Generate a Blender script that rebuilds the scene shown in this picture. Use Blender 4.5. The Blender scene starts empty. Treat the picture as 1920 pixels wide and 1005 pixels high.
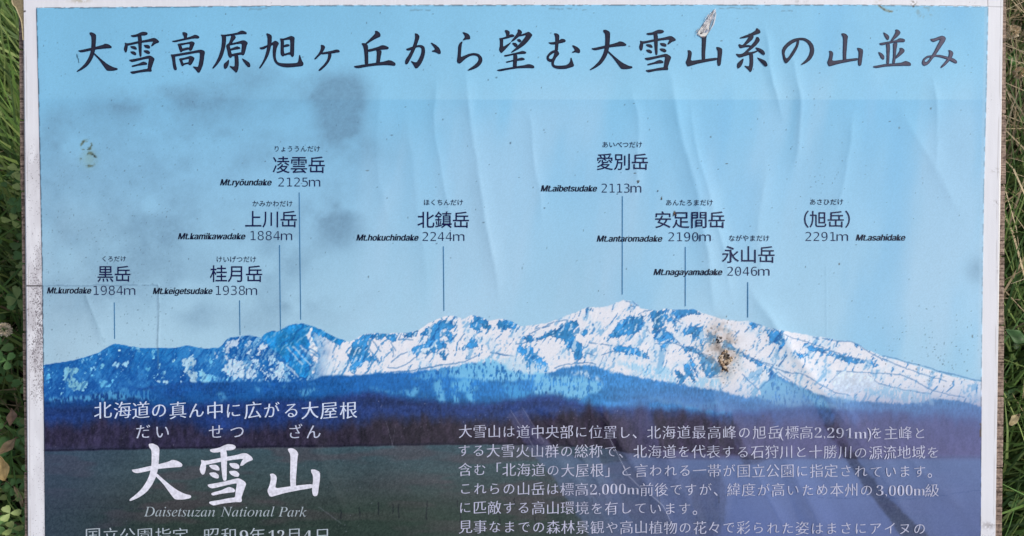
import bpy, math, os
import numpy as np
from mathutils import Vector, Matrix

# ------------------------------------------------------------------ camera, sky, sun
sc = bpy.context.scene
COL = sc.collection
S = 0.00066                       # metres on the board for one photo pixel
FPX = 1440.0                      # focal length in photo pixels (27 mm on 36 mm)
ALPHA = math.radians(20)          # the board leans back like a lectern
TAU = math.asin(0.0244)
U = np.array([1.0, 0, 0])
V = np.array([0, math.cos(ALPHA), math.sin(ALPHA)])
N = np.array([0, -math.sin(ALPHA), math.cos(ALPHA)])
O = np.array([0, 0, 0.38])
D = S * FPX
CAMP = O + D * (N * math.cos(TAU) + V * math.sin(TAU))
FWD = -(N * math.cos(TAU) + V * math.sin(TAU))
UPV = np.cross(U, FWD)
cam_d = bpy.data.cameras.new('camera'); cam_d.lens = 27; cam_d.sensor_width = 36
cam_d.clip_start = 0.02; cam_d.clip_end = 200
cam_d.dof.use_dof = True; cam_d.dof.focus_distance = D; cam_d.dof.aperture_fstop = 7.0
cam = bpy.data.objects.new('camera', cam_d); COL.objects.link(cam)
R = Matrix((Vector(U), Vector(UPV), Vector(-FWD))).transposed()
cam.matrix_world = Matrix.Translation(Vector(CAMP)) @ R.to_4x4()
sc.camera = cam

SUN_EL, SUN_AZ = math.radians(48), math.radians(62)     # azimuth from +Y, clockwise to +X
w = bpy.data.worlds.new('World'); sc.world = w; w.use_nodes = True
nt = w.node_tree
sky = nt.nodes.new('ShaderNodeTexSky'); sky.sky_type = 'NISHITA'; sky.sun_disc = False
sky.sun_elevation = SUN_EL; sky.sun_rotation = SUN_AZ
sky.air_density = 1.0; sky.dust_density = 4.0; sky.ozone_density = 1.0
# unseen broken cloud, added for its reflection in the sheet: thick towards the right and the front, thinning out to blue on the left
tcw = nt.nodes.new('ShaderNodeTexCoord')
dotn = nt.nodes.new('ShaderNodeVectorMath'); dotn.operation = 'DOT_PRODUCT'; dotn.inputs[1].default_value = (0.75, -0.55, 0.10)
nt.links.new(tcw.outputs['Generated'], dotn.inputs[0])
cn = nt.nodes.new('ShaderNodeTexNoise'); cn.inputs['Scale'].default_value = 2.6; cn.inputs['Detail'].default_value = 6; cn.inputs['Roughness'].default_value = 0.55
nt.links.new(tcw.outputs['Generated'], cn.inputs['Vector'])
add = nt.nodes.new('ShaderNodeMath'); add.operation = 'MULTIPLY_ADD'; add.inputs[1].default_value = 1.5
nt.links.new(cn.outputs[0], add.inputs[0]); nt.links.new(dotn.outputs['Value'], add.inputs[2])
cov = nt.nodes.new('ShaderNodeMapRange'); cov.interpolation_type = 'SMOOTHSTEP'; cov.inputs[1].default_value = 1.02; cov.inputs[2].default_value = 1.42
nt.links.new(add.outputs[0], cov.inputs[0])
cmix = nt.nodes.new('ShaderNodeMix'); cmix.data_type = 'RGBA'; cmix.inputs['B'].default_value = (8.6, 9.2, 10.4, 1)
nt.links.new(cov.outputs[0], cmix.inputs['Factor']); nt.links.new(sky.outputs[0], cmix.inputs['A'])
nt.links.new(cmix.outputs['Result'], nt.nodes['Background'].inputs[0])
nt.nodes['Background'].inputs[1].default_value = 0.08
sun_d = bpy.data.lights.new('sun', 'SUN'); sun_d.energy = 2.2; sun_d.angle = math.radians(14)
sun_d.color = (1.0, 0.945, 0.85)
sun = bpy.data.objects.new('sun', sun_d); COL.objects.link(sun)
sd = Vector((math.sin(SUN_AZ) * math.cos(SUN_EL), math.cos(SUN_AZ) * math.cos(SUN_EL), math.sin(SUN_EL)))
sun.rotation_euler = sd.to_track_quat('Z', 'Y').to_euler()
sun.location = (0, 0, 5)
sc.view_settings.view_transform = 'Standard'; sc.view_settings.look = 'None'
sc.view_settings.gamma = 1.0; sc.view_settings.use_curve_mapping = False
sc.view_settings.exposure = 0.24
sc.cycles.max_bounces = 6

# ------------------------------------------------------------------ helpers
def rays(px, py):
    px = np.asarray(px, float); py = np.asarray(py, float)
    return ((px - 960) / FPX)[..., None] * U + (-(py - 502.5) / FPX)[..., None] * UPV + FWD

def P(px, py, h=0.0):
    """point of the board's face that the photo shows at a pixel, lifted by h metres"""
    d = rays(px, py)
    t = ((O - CAMP) @ N) / (d @ N)
    p = CAMP + d * t[..., None]
    return p + np.asarray(h, float)[..., None] * N

def G(px, py, z=0.0):
    """point at height z above the ground that the photo shows at a pixel"""
    d = rays(px, py)
    t = (z - CAMP[2]) / d[..., 2]
    return CAMP + d * t[..., None]

def lin(c):
    c = np.asarray(c, float) / 255.0
    return np.where(c <= 0.04045, c / 12.92, ((c + 0.055) / 1.055) ** 2.4)

def mesh_obj(name, verts, faces, mat, parent=None, cols=None, smooth=False, mats=None, midx=None):
    me = bpy.data.meshes.new(name)
    verts = np.asarray(verts, float).reshape(-1, 3)
    if isinstance(faces, np.ndarray):
        k = faces.shape[1]
        me.vertices.add(len(verts)); me.vertices.foreach_set('co', verts.ravel())
        me.loops.add(faces.size); me.loops.foreach_set('vertex_index', faces.astype(np.int32).ravel())
        me.polygons.add(len(faces))
        me.polygons.foreach_set('loop_start', np.arange(0, faces.size, k, dtype=np.int32))
        me.update(calc_edges=True)
    else:
        me.from_pydata([tuple(v) for v in verts], [], [tuple(f) for f in faces])
    for m in (mats or [mat]):
        me.materials.append(m)
    if midx is not None:
        me.polygons.foreach_set('material_index', np.asarray(midx, np.int32))
    if cols is not None:
        a = me.color_attributes.new('Col', 'FLOAT_COLOR', 'POINT')
        c4 = np.ones((len(verts), 4)); c4[:, :3] = cols
        a.data.foreach_set('color', c4.ravel())
    if smooth:
        me.polygons.foreach_set('use_smooth', np.ones(len(me.polygons), bool))
    me.update()
    o = bpy.data.objects.new(name, me); COL.objects.link(o)
    if parent is not None:
        o.parent = parent
    return o

def tag(o, label=None, cat=None, group=None, kind=None):
    if label: o['label'] = label
    if cat: o['category'] = cat
    if group: o['group'] = group
    if kind: o['kind'] = kind
    return o

def mat_flat(name, rgb, rough=0.5, spec=0.5, coat=0.0):
    m = bpy.data.materials.new(name); m.use_nodes = True
    b = m.node_tree.nodes['Principled BSDF']
    b.inputs['Base Color'].default_value = (*rgb, 1); b.inputs['Roughness'].default_value = rough
    b.inputs['Specular IOR Level'].default_value = spec
    return m

def mat_attr(name, rough=0.5, spec=0.5, noise=0.0, nscale=200.0, bump=0.0, bscale=800.0):
    m = mat_flat(name, (1, 1, 1), rough, spec)
    t = m.node_tree; b = t.nodes['Principled BSDF']
    a = t.nodes.new('ShaderNodeVertexColor'); a.layer_name = 'Col'
    out = a.outputs[0]
    tc = t.nodes.new('ShaderNodeTexCoord')
    if noise:
        n = t.nodes.new('ShaderNodeTexNoise'); n.inputs['Scale'].default_value = nscale; n.inputs['Detail'].default_value = 4
        t.links.new(tc.outputs['Object'], n.inputs['Vector'])
        mr = t.nodes.new('ShaderNodeMapRange'); mr.inputs[3].default_value = 1 - noise; mr.inputs[4].default_value = 1 + noise
        mr.inputs[1].default_value = 0.25; mr.inputs[2].default_value = 0.75
        t.links.new(n.outputs[0], mr.inputs[0])
        vm = t.nodes.new('ShaderNodeVectorMath'); vm.operation = 'SCALE'
        t.links.new(out, vm.inputs[0]); t.links.new(mr.outputs[0], vm.inputs['Scale'])
        out = vm.outputs[0]
    t.links.new(out, b.inputs['Base Color'])
    if bump:
        n = t.nodes.new('ShaderNodeTexNoise'); n.inputs['Scale'].default_value = bscale; n.inputs['Detail'].default_value = 3
        t.links.new(tc.outputs['Object'], n.inputs['Vector'])
        bp = t.nodes.new('ShaderNodeBump'); bp.inputs['Strength'].default_value = bump; bp.inputs['Distance'].default_value = 0.001
        t.links.new(n.outputs[0], bp.inputs['Height']); t.links.new(bp.outputs[0], b.inputs['Normal'])
    return m

def blur(m, n):
    for _ in range(n):
        m = (np.roll(m, 1, 0) + np.roll(m, -1, 0) + np.roll(m, 1, 1) + np.roll(m, -1, 1) + 2 * m) / 6
    return m
# ---- noise in numpy
def vnoise(x, y, seed):
    r = np.random.RandomState(seed).rand(256, 256)
    xi = np.floor(x).astype(int); yi = np.floor(y).astype(int)
    fx = x - xi; fy = y - yi
    fx = fx * fx * (3 - 2 * fx); fy = fy * fy * (3 - 2 * fy)
    a = r[yi & 255, xi & 255]; b = r[yi & 255, (xi + 1) & 255]
    c = r[(yi + 1) & 255, xi & 255]; d = r[(yi + 1) & 255, (xi + 1) & 255]
    return (a * (1 - fx) + b * fx) * (1 - fy) + (c * (1 - fx) + d * fx) * fy

def fbm(x, y, sx, sy, seed, octs=4, gain=0.5):
    t = 0; a = 1.0; n = 0
    for i in range(octs):
        t = t + a * vnoise(x / sx * 2 ** i, y / sy * 2 ** i, seed + i * 17)
        n += a; a *= gain
    return t / n

def sstep(a, b, x):
    t = np.clip((x - a) / (b - a), 0, 1)
    return t * t * (3 - 2 * t)

def inpoly(x, y, poly):
    poly = np.asarray(poly, float)
    ins = np.zeros(x.shape, bool)
    x1, y1 = poly[-1]
    for x2, y2 in poly:
        if y1 != y2:
            c = ((y1 > y) != (y2 > y)) & (x < (x2 - x1) * (y - y1) / (y2 - y1) + x1)
            ins ^= c
        x1, y1 = x2, y2
    return ins

def segdist(x, y, pts):
    d = np.full(x.shape, 1e9)
    for (x1, y1), (x2, y2) in zip(pts[:-1], pts[1:]):
        dx, dy = x2 - x1, y2 - y1
        t = np.clip(((x - x1) * dx + (y - y1) * dy) / (dx * dx + dy * dy + 1e-9), 0, 1)
        d = np.minimum(d, np.hypot(x - x1 - t * dx, y - y1 - t * dy))
    return d

def chaikin(pts, n=1, closed=True):
    p = np.asarray(pts, float)
    for _ in range(n):
        q = np.roll(p, -1, 0)
        p = np.stack([0.8 * p + 0.2 * q, 0.2 * p + 0.8 * q], 1).reshape(-1, 2)
    return p

def inflate(poly, r):
    p = np.asarray(poly, float)
    a = np.roll(p, 1, 0); b = np.roll(p, -1, 0)
    e1 = p - a; e2 = b - p
    n1 = np.stack([e1[:, 1], -e1[:, 0]], 1); n2 = np.stack([e2[:, 1], -e2[:, 0]], 1)
    n1 /= np.linalg.norm(n1, axis=1, keepdims=True) + 1e-9; n2 /= np.linalg.norm(n2, axis=1, keepdims=True) + 1e-9
    n = n1 + n2; L = np.linalg.norm(n, axis=1, keepdims=True); n /= np.maximum(L, 0.7)
    area = np.sum(p[:, 0] * b[:, 1] - b[:, 0] * p[:, 1])
    return p + n * r * (1 if area > 0 else -1)

# ------------------------------------------------------------------ edges of the sheet and of the panel in the photo
YE = np.array([-40, 15, 170, 335, 500, 670, 850, 1005, 1140.])
XL = np.array([68, 69, 73, 76.5, 80, 82, 84, 85.5, 87])
XR = np.array([1852.5, 1852, 1849, 1844.5, 1842, 1840, 1839, 1838, 1836.5])
PL = np.array([41.5, 42.5, 44.5, 46, 47.5, 49, 50, 51, 52])
PR = np.array([1883, 1882, 1879.5, 1875.5, 1873.5, 1872, 1870, 1868, 1866])
def edge(E, y): return np.interp(y, YE, E)
def sheet_top(x): return np.interp(x, [60, 640, 1280, 1600, 1860], [15.5, 10.5, 9.5, 9.5, 12.5])
YBOT = 1090.0

# ------------------------------------------------------------------ buckles and creases of the laminated sheet (height in metres)
FOLDS = [  # path, half width px, height mm
    ([(1252, 120), (1275, 250), (1300, 330), (1325, 450), (1342, 590)], 20, 1.1),
    ([(1290, 180), (1310, 300), (1360, 470), (1372, 560)], 14, 0.7),
    ([(868, 100), (885, 230), (905, 380), (925, 480), (938, 570)], 16, 0.8),
    ([(990, 190), (1000, 300), (1020, 420)], 12, 0.4),
    ([(1430, 40), (1445, 140), (1470, 230)], 10, 0.5),
    ([(1480, 90), (1502, 190), (1500, 260), (1480, 330)], 14, 0.8),
    ([(1400, 520), (1440, 600), (1500, 680), (1560, 760), (1680, 930), (1740, 1020)], 26, 1.8),
    ([(1105, 740), (1180, 860), (1275, 1010)], 24, 1.6),
    ([(955, 765), (1060, 880), (1180, 1020)], 22, 1.2),
    ([(1215, 755), (1240, 850), (1330, 1020)], 24, 1.2),
    ([(1375, 790), (1400, 860), (1480, 1010)], 26, 1.0),
    ([(760, 190), (790, 420), (800, 560)], 20, 0.4),
    ([(160, 545), (195, 645)], 8, 0.5),
    ([(1680, 190), (1720, 260), (1800, 400)], 22, 0.6),
    ([(720, 150), (700, 300), (730, 430)], 18, 0.35),
    ([(1330, 690), (1350, 800), (1345, 1010)], 20, 0.9), ([(1560, 700), (1600, 800), (1690, 900)], 22, 0.9), ([(1000, 760), (1090, 850), (1150, 960)], 12, 0.8),
    ([(1600, 200), (1590, 300), (1560, 420)], 14, 0.5), ([(1180, 160), (1200, 260), (1190, 380)], 12, 0.4), ([(1440, 300), (1420, 420), (1430, 540)], 18, 0.5),
    ([(820, 130), (812, 260), (850, 420)], 10, 0.4), ([(1745, 130), (1760, 230), (1750, 330)], 12, 0.45), ([(1660, 800), (1720, 880), (1810, 960)], 20, 0.8), ([(1470, 860), (1530, 960), (1560, 1060)], 20, 0.9),
    ([(560, 760), (600, 860), (660, 1000)], 24, 0.5), ([(230, 780), (260, 900), (250, 1020)], 26, 0.4),
]
CREASES = [([(46, 536), (180, 535), (297, 534)], 1.8, 0.25), ([(297, 534), (298, 600), (297, 650)], 2.2, 0.35),
           ([(1548, 500), (1549, 632)], 1.6, 0.15)]

def smooth_path(pts):
    p = np.asarray(pts, float)
    for _ in range(2):
        q = [p[0]]
        for a, b in zip(p[:-1], p[1:]): q += [.75 * a + .25 * b, .25 * a + .75 * b]
        p = np.array(q + [p[-1]])
    return p
FOLDS = [(smooth_path(p), w_, m_) for p, w_, m_ in FOLDS]

def height(x, y):
    h = 0.0022 * (fbm(x, y, 260, 340, 5, 3) - 0.5)
    for pts, wd, mm in FOLDS:
        d = segdist(x + 10 * (fbm(x, y, 60, 60, 17, 2) - .5), y, pts)
        # fade at both ends
        a = np.array(pts[0]); b = np.array(pts[-1])
        L = np.hypot(*(b - a)); t = ((x - a[0]) * (b - a)[0] + (y - a[1]) * (b - a)[1]) / L / L
        f = sstep(-0.05, 0.25, t) * (1 - sstep(0.75, 1.08, t))
        h = h + 0.001 * mm * 1.7 * f * (0.72 * np.exp(-(d / wd) ** 2) + 0.24 * np.exp(-(d / (wd * .32)) ** 2)) * (0.7 + 0.6 * fbm(x, y, 50, 50, 11, 2))
    for pts, wd, mm in CREASES:
        h = h + 0.001 * mm * np.exp(-(segdist(x, y, pts) / wd) ** 2)
    edge_f = np.minimum(np.minimum(x - edge(XL, y), edge(XR, y) - x), y - sheet_top(x))
    return h * sstep(0, 40, edge_f)

STEP = 1.5
ny = int((YBOT - 9) / STEP); nx = int(1775 / STEP)
tt = np.linspace(0, 1, ny)[:, None] * np.ones((1, nx)); ss = np.linspace(0, 1, nx)[None, :] * np.ones((ny, 1))
Y = tt * YBOT
for _ in range(2):
    X = edge(XL, Y) + ss * (edge(XR, Y) - edge(XL, Y))
    Y = sheet_top(X) * (1 - tt) + YBOT * tt
X = edge(XL, Y) + ss * (edge(XR, Y) - edge(XL, Y))
H = height(X, Y)
SHEET = 0.0012                    # the sheet lies on the white panel

def hsheet(px, py):
    """height of the sheet's face at a pixel, highest of a small neighbourhood"""
    px = np.asarray(px, float); py = np.asarray(py, float)
    best = None
    for dx, dy in ((0, 0), (6, 0), (-6, 0), (0, 6), (0, -6)):
        t = (py + dy - sheet_top(px)) / (YBOT - sheet_top(px)); s_ = (px + dx - edge(XL, py)) / (edge(XR, py) - edge(XL, py))
        i = np.clip((t * (ny - 1)).astype(int), 0, ny - 1); j = np.clip((s_ * (nx - 1)).astype(int), 0, nx - 1)
        v = H[i, j]
        best = v if best is None else np.maximum(best, v)
    return best + SHEET

# ------------------------------------------------------------------ the printed picture, painted in photo pixels (sRGB values, ink on paper)
I = np.zeros((ny, nx, 3))
def mixc(mask, col):
    global I
    m = mask[..., None]
    I[:] = I * (1 - m) + np.asarray(col, float) * m
def ramp(v, stops):
    xs = [s[0] for s in stops]
    return np.stack([np.interp(v, xs, [s[1][k] for s in stops]) for k in range(3)], -1)

WX = X + 7 * (fbm(X, Y, 14, 14, 31, 3) - 0.5) + 3 * (fbm(X, Y, 4, 4, 41, 2) - 0.5)
WY = Y + 7 * (fbm(X, Y, 14, 14, 71, 3) - 0.5) + 3 * (fbm(X, Y, 4, 4, 81, 2) - 0.5)
def bbox(p, pad=8):
    p = np.asarray(p)
    x0, y0 = p.min(0) - pad; x1, y1 = p.max(0) + pad
    i = np.where((Y[:, 0] > y0) & (Y[:, 0] < y1))[0]; j = np.where((X[ny // 2] > x0 - 12) & (X[ny // 2] < x1 + 12))[0]
    if not len(i) or not len(j): return None
    return slice(max(i[0] - 4, 0), i[-1] + 5), slice(j[0], j[-1] + 1)
def polymask(poly, ragged=1.0):
    m = np.zeros((ny, nx))
    b = bbox(poly, 10)
    if b is None: return m, None
    m[b] = inpoly(X[b] + ragged * (WX[b] - X[b]), Y[b] + ragged * (WY[b] - Y[b]), poly)
    return m, b
def tr(pts, ox, oy, k): return [(ox + a / k, oy + b / k) for a, b in pts]

# sky of the print
sky_l = ramp(Y, [(0, (126, 188, 222)), (185, (133, 193, 227)), (187.5, (129, 190, 225)), (330, (141, 193, 225)), (480, (155, 198, 223)), (600, (167, 204, 225)), (720, (174, 208, 227))])
sky_r = ramp(Y, [(0, (140, 200, 233)), (186, (149, 205, 235)), (188.5, (135, 196, 231)), (330, (147, 199, 231)), (480, (158, 203, 230)), (600, (164, 206, 231)), (740, (156, 205, 231))])
gx = sstep(200, 1150, X)[..., None]
I[:] = sky_l * (1 - gx) + sky_r * gx
I *= (1 + 0.05 * (fbm(X, Y, 90, 140, 3, 4) - 0.5))[..., None]
mixc(0.42 * sstep(0.42, 0.72, fbm(X + .15 * Y, Y, 95, 420, 9, 4)) * sstep(560, 760, X) * sstep(90, 240, Y), (178, 209, 232))  # broad pale sheen of the laminate, painted into the sky colour
mixc(0.3 * sstep(0.5, 0.72, fbm(X + .1 * Y, Y, 120, 380, 13, 4)) * sstep(1000, 1300, X), (118, 184, 228))
mixc(0.35 * (1 - sstep(80, 330, X)) * sstep(150, 500, Y) * fbm(X, Y, 60, 60, 15, 3), (150, 170, 186))
# smoky darker blotches, mostly at upper left
BLOTS = [(640, 205, 52, 62, .85), (590, 165, 60, 30, .5), (655, 165, 34, 30, .5), (470, 140, 60, 26, .5), (290, 185, 90, 24, .75), (200, 205, 60, 26, .45), (115, 235, 34, 40, .6),
       (420, 180, 90, 30, .35), (600, 280, 120, 40, .45), (500, 270, 60, 30, .3), (640, 400, 44, 60, .6), (590, 430, 60, 60, .35), (500, 600, 70, 30, .35), (370, 590, 40, 30, .45),
       (330, 500, 110, 50, .38), (230, 560, 80, 40, .3), (300, 420, 60, 40, .25), (1832, 505, 22, 26, .5), (540, 490, 60, 40, .25), (360, 240, 50, 60, .2), (560, 560, 40, 30, .3)]
blot = np.zeros((ny, nx)); md = fbm(X, Y, 70, 55, 23, 5); md2 = fbm(X, Y, 18, 18, 29, 3)
for cx, cy, rx, ry, a in BLOTS:
    blot += a * np.exp(-(((X - cx) / rx) ** 2 + ((Y - cy) / ry) ** 2) ** 1.3)
disc = (1 - sstep(0.72, 1.08, np.hypot((X - 626) / 66, (Y - 208) / 66))) * 0.5 * sstep(560, 640, X)
wide = (1 - sstep(560, 760, X)) * sstep(110, 190, Y) * (1 - sstep(540, 660, Y)) * sstep(.40, .66, fbm(X, Y, 130, 100, 37, 5)) * (.7 + .6 * md2)
blot = blot + .34 * wide
blot = np.clip(np.clip(blot * 1.15, 0, 1.0) * sstep(0.12, 0.6, md) * (0.8 + 0.4 * md2) + disc * (0.6 + 0.5 * md2), 0, 1)
blot = blot * (.8 + .4 * fbm(X, Y, 5, 5, 33, 3))
mixc(0.54 * blot, (98, 130, 156))

# ---------------- mountains
SKY = [(60, 690), (83, 684), (110, 680), (135, 676), (160, 669), (185, 661), (200, 652), (212, 645), (222, 644), (240, 648), (262, 652), (300, 652), (330, 652), (350, 648), (365, 649), (378, 653), (392, 653), (410, 652), (418, 646), (425, 637), (432, 633), (450, 631), (470, 628), (478, 630), (490, 632), (500, 624), (512, 620), (520, 622), (527, 618), (540, 610), (555, 607), (565, 606), (580, 609), (600, 617), (625, 630), (640, 636), (655, 641), (662, 638), (675, 630), (690, 625), (710, 624), (735, 625), (760, 624), (785, 619), (800, 608), (820, 598), (838, 592), (850, 592), (870, 597), (884, 591), (900, 593), (910, 597), (920, 601), (935, 597), (950, 599), (965, 605), (976, 612), (1000, 609), (1025, 605), (1050, 596), (1080, 585), (1100, 576), (1112, 575), (1130, 576), (1150, 569), (1168, 562), (1180, 563), (1195, 570), (1200, 578), (1215, 581), (1235, 582), (1250, 578), (1262, 580), (1275, 580), (1300, 579), (1315, 586), (1330, 591), (1360, 599), (1385, 602), (1402, 601), (1425, 609), (1450, 616), (1480, 622), (1510, 627), (1540, 632), (1570, 638), (1600, 641), (1620, 653), (1650, 666), (1685, 676), (1720, 686), (1760, 699), (1800, 709), (1860, 720)]
skx = np.array([p[0] for p in SKY]); sky_ = np.array([p[1] for p in SKY])
jag = 2.5 * (fbm(X, Y * 0, 7, 7, 51, 3) - 0.5)
RID = np.interp(X, skx, sky_) + jag
mount = sstep(-0.6, 1.0, Y - RID)
snow = np.array((228, 230, 238.))
n1 = fbm(X, Y, 22, 22, 61, 5); n2 = fbm(X + Y * 0.9, Y - X * 0.3, 5, 16, 65, 4); n3 = fbm(X, Y, 5, 5, 67, 3)
nl = fbm(X - Y * 0.9, Y + X * 0.3, 5, 16, 165, 4)
def zs(a): return (a - a.mean()) / a.std()
def ridged(x, y, sx, sy, seed, octs=5):
    t = 0; a = 1.0
    for i in range(octs):
        r = 1 - np.abs(2 * vnoise(x / sx * 2 ** i + 3 * i, y / sy * 2 ** i, seed + i) - 1)
        t = t + a * r * r; a *= .62
    return t
wq = 16 * (fbm(X, Y, 40, 40, 301, 3) - .5)
REL = ridged(X + wq + .35 * (Y - 650), Y + wq, 44, 58, 303)
RELX = (np.roll(REL, -1, 1) - np.roll(REL, 1, 1)) * 1.0 + (np.roll(REL, -1, 0) - np.roll(REL, 1, 0)) * .35
zr = np.clip(zs(blur(RELX, 1)), -2.2, 2.2)
z2 = zs(fbm(X + Y * 0.8, Y - X * 0.35, 3.2, 13, 265, 4, .6)); zl = zs(fbm(X - Y * 0.8, Y + X * 0.35, 3.2, 13, 267, 4, .6)); z3 = zs(fbm(X, Y, 4, 4, 269, 3, .6))
zpick = sstep(.45, .55, fbm(X, Y, 70, 50, 271, 3)); zst = .35 * (z2 * zpick + zl * (1 - zpick)) + .95 * zr
mixc(mount, snow)
# soft bluish modelling in the snow of the print
mixc(mount * 0.45 * sstep(0.5, 0.7, n1), (186, 216, 238))
mixc(mount * 0.55 * sstep(.75, 1.7, zst + 3.0 * (n1 - .5)) * sstep(600, 640, X), (92, 162, 214))
mixc(mount * 0.5 * sstep(.3, 2.0, -zst) * sstep(600, 640, X), (240, 240, 246))
# the left range is blue
leftb = mount * (1 - sstep(560, 625, X + 30 * (n1 - 0.5)))
mixc(leftb, (36, 124, 196))
mixc(leftb * sstep(640, 740, Y), (30, 92, 166))
mixc(leftb * 0.85 * sstep(0.3, 1.2, -zr + .15 * z3 + .5 * zl - .2) * sstep(330, 480, X), (168, 208, 234))
mixc(leftb * 0.6 * sstep(.4, 1.5, zr), (22, 84, 158))
mixc(leftb * 0.4 * sstep(.6, 1.8, -zr), (74, 156, 214))
mixc(leftb * 0.3 * sstep(0.9, 1.6, zl + .2 * z3) * (1 - sstep(330, 480, X)), (96, 172, 220))
mixc(leftb * 0.5 * sstep(0.7, 1.5, -z2 - .3 * z3), (18, 72, 146))
mixc(leftb * 0.4 * sstep(0.52, 0.7, n1), (70, 150, 214))
mixc(leftb * 0.35 * (1 - sstep(0.32, 0.45, n1)), (20, 74, 146))

PM = np.zeros((ny, nx))
BLUE = (60, 142, 203); EDGE = (26, 92, 158)
def rock(pts, ox, oy, k=5.98, col=BLUE, flecks=0.35, ragged=1.0, edge_w=1.0):
    poly = tr(pts, ox, oy, k)
    m, b = polymask(poly, ragged)
    if b is None: return
    f = blur(m[b], 12)
    nn = (0.75 * zst[b] + 0.5 * z3[b]) * 0.14
    g = f + (0.8 + 1.6 * flecks) * nn
    PM[b] = np.maximum(PM[b], m[b])
    mm = sstep(.38, .56, g) * mount[b]; core = sstep(.46, .74, g)
    sub = I[b]
    c = np.asarray(col, float) * (1 + 0.5 * (n1[b] - 0.5) + 0.45 * nn)[..., None]
    e = (edge_w * 0.6 * (1 - core))[..., None]
    c = c * (1 - e) + np.asarray(EDGE) * e
    sub[:] = sub * (1 - mm[..., None]) + c * mm[..., None]
def snowp(pts, ox, oy, k=5.98, col=(214, 226, 238), a=0.95, ragged=1.0, speck=0.3):
    m, b = polymask(tr(pts, ox, oy, k), ragged)
    if b is None: return
    f = blur(m[b], 8); nn = (0.7 * zst[b] + 0.6 * z3[b]) * 0.14
    g = f * .95 + (0.8 + 2.4 * speck) * nn
    mm = sstep(.42, .72, g) * a * mount[b]
    sub = I[b]; cc = np.asarray(col, float) * (1 + 0.4 * nn)[..., None]
    sub[:] = sub * (1 - mm[..., None]) + cc * mm[..., None]
def ink(pts, ox=0, oy=0, k=1.0, wd=0.7, col=(40, 100, 165), a=0.6, broken=0.0, warp=0.6):
    p = tr(pts, ox, oy, k); b = bbox(p, 6)
    if b is None: return
    d = segdist(X[b] + warp * (WX[b] - X[b]), Y[b] + warp * (WY[b] - Y[b]), p)
    m = (1 - sstep(wd * 0.5, wd + 0.9, d)) * a
    if broken: m = m * sstep(broken - 0.1, broken + 0.1, n3[b])
    sub = I[b]; sub[:] = sub * (1 - m[..., None]) + np.asarray(col, float) * m[..., None]

t1, t2, t3, t4, t5 = (70, 630), (390, 590), (630, 570), (930, 550), (1170, 550)
# left range snow
CY = (140, 202, 228); CY2 = (172, 212, 232)
for p, c in [([(300, 350), (400, 340), (500, 350), (500, 400), (420, 420), (400, 460), (440, 500), (560, 520), (560, 590), (450, 620), (370, 620), (340, 560), (320, 450)], (126, 186, 210)),
             ([(690, 330), (790, 300), (800, 330), (740, 360), (710, 410), (685, 370)], (116, 186, 220)),
             ([(860, 290), (1040, 290), (1030, 330), (950, 320), (870, 340)], (150, 200, 226)),
             ([(1600, 250), (1700, 250), (1780, 220), (1800, 260), (1760, 350), (1800, 440), (1830, 540), (1730, 540), (1690, 420)], (170, 204, 224)),
             ([(1830, 360), (1900, 420), (1960, 540), (1850, 530)], CY), ([(690, 520), (780, 470), (790, 560), (710, 580)], (96, 174, 216)),
             ([(1300, 490), (1400, 490), (1480, 470), (1510, 533), (1400, 520)], CY2), ([(1450, 200), (1540, 185), (1570, 160), (1530, 205)], CY2),
             ([(1040, 130), (1170, 130), (1160, 180), (1130, 215), (1110, 160)], (130, 192, 222)), ([(1280, 180), (1340, 140), (1320, 230), (1250, 260)], (110, 184, 222)),
             ([(1210, 350), (1320, 330), (1260, 400), (1250, 470)], (90, 172, 218)), ([(1400, 350), (1440, 400), (1410, 470), (1380, 480)], CY),
             ([(640, 265), (780, 255), (830, 235), (740, 275)], CY2), ([(90, 440), (140, 460), (130, 500), (95, 490)], (80, 160, 210)), ([(100, 360), (135, 350), (130, 390), (105, 410)], (100, 180, 216)),
             ([(420, 275), (560, 250), (640, 225), (520, 300)], (120, 186, 224))]:
    snowp(p, *t1, col=c, speck=0.55)
for p, c in [([(220, 290), (370, 270), (360, 320), (250, 370), (210, 560), (180, 560), (190, 420)], (190, 208, 226)),
             ([(230, 480), (400, 520), (520, 580), (550, 720), (450, 720), (300, 730), (160, 640)], (196, 218, 236)),
             ([(430, 420), (500, 350), (480, 440), (640, 620), (760, 720), (700, 720), (560, 600)], (190, 216, 236)),
             ([(560, 470), (600, 330), (680, 320), (690, 370), (610, 390), (570, 500), (640, 570)], (206, 220, 234)),
             ([(640, 580), (760, 600), (800, 490), (870, 600), (860, 710), (760, 700)], (196, 220, 238)),
             ([(870, 340), (950, 440), (1050, 540), (1120, 590), (1080, 610), (960, 500), (870, 420)], (222, 226, 236)),
             ([(470, 260), (510, 330), (450, 400), (430, 350)], (170, 200, 226)), ([(60, 440), (120, 400), (110, 500)], (180, 205, 226)),
             ([(0, 640), (60, 690), (200, 725), (0, 745)], (120, 196, 234)), ([(0, 440), (60, 560), (140, 620), (0, 560)], (110, 190, 230)),
             ([(690, 400), (750, 420), (740, 560), (690, 570)], (170, 206, 232)), ([(900, 280), (930, 330), (880, 320), (850, 290)], (150, 200, 232)),
             ([(870, 650), (910, 620), (900, 700), (870, 700)], (160, 208, 236))]:
    snowp(p, *t2, col=c, speck=0.6)
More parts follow.
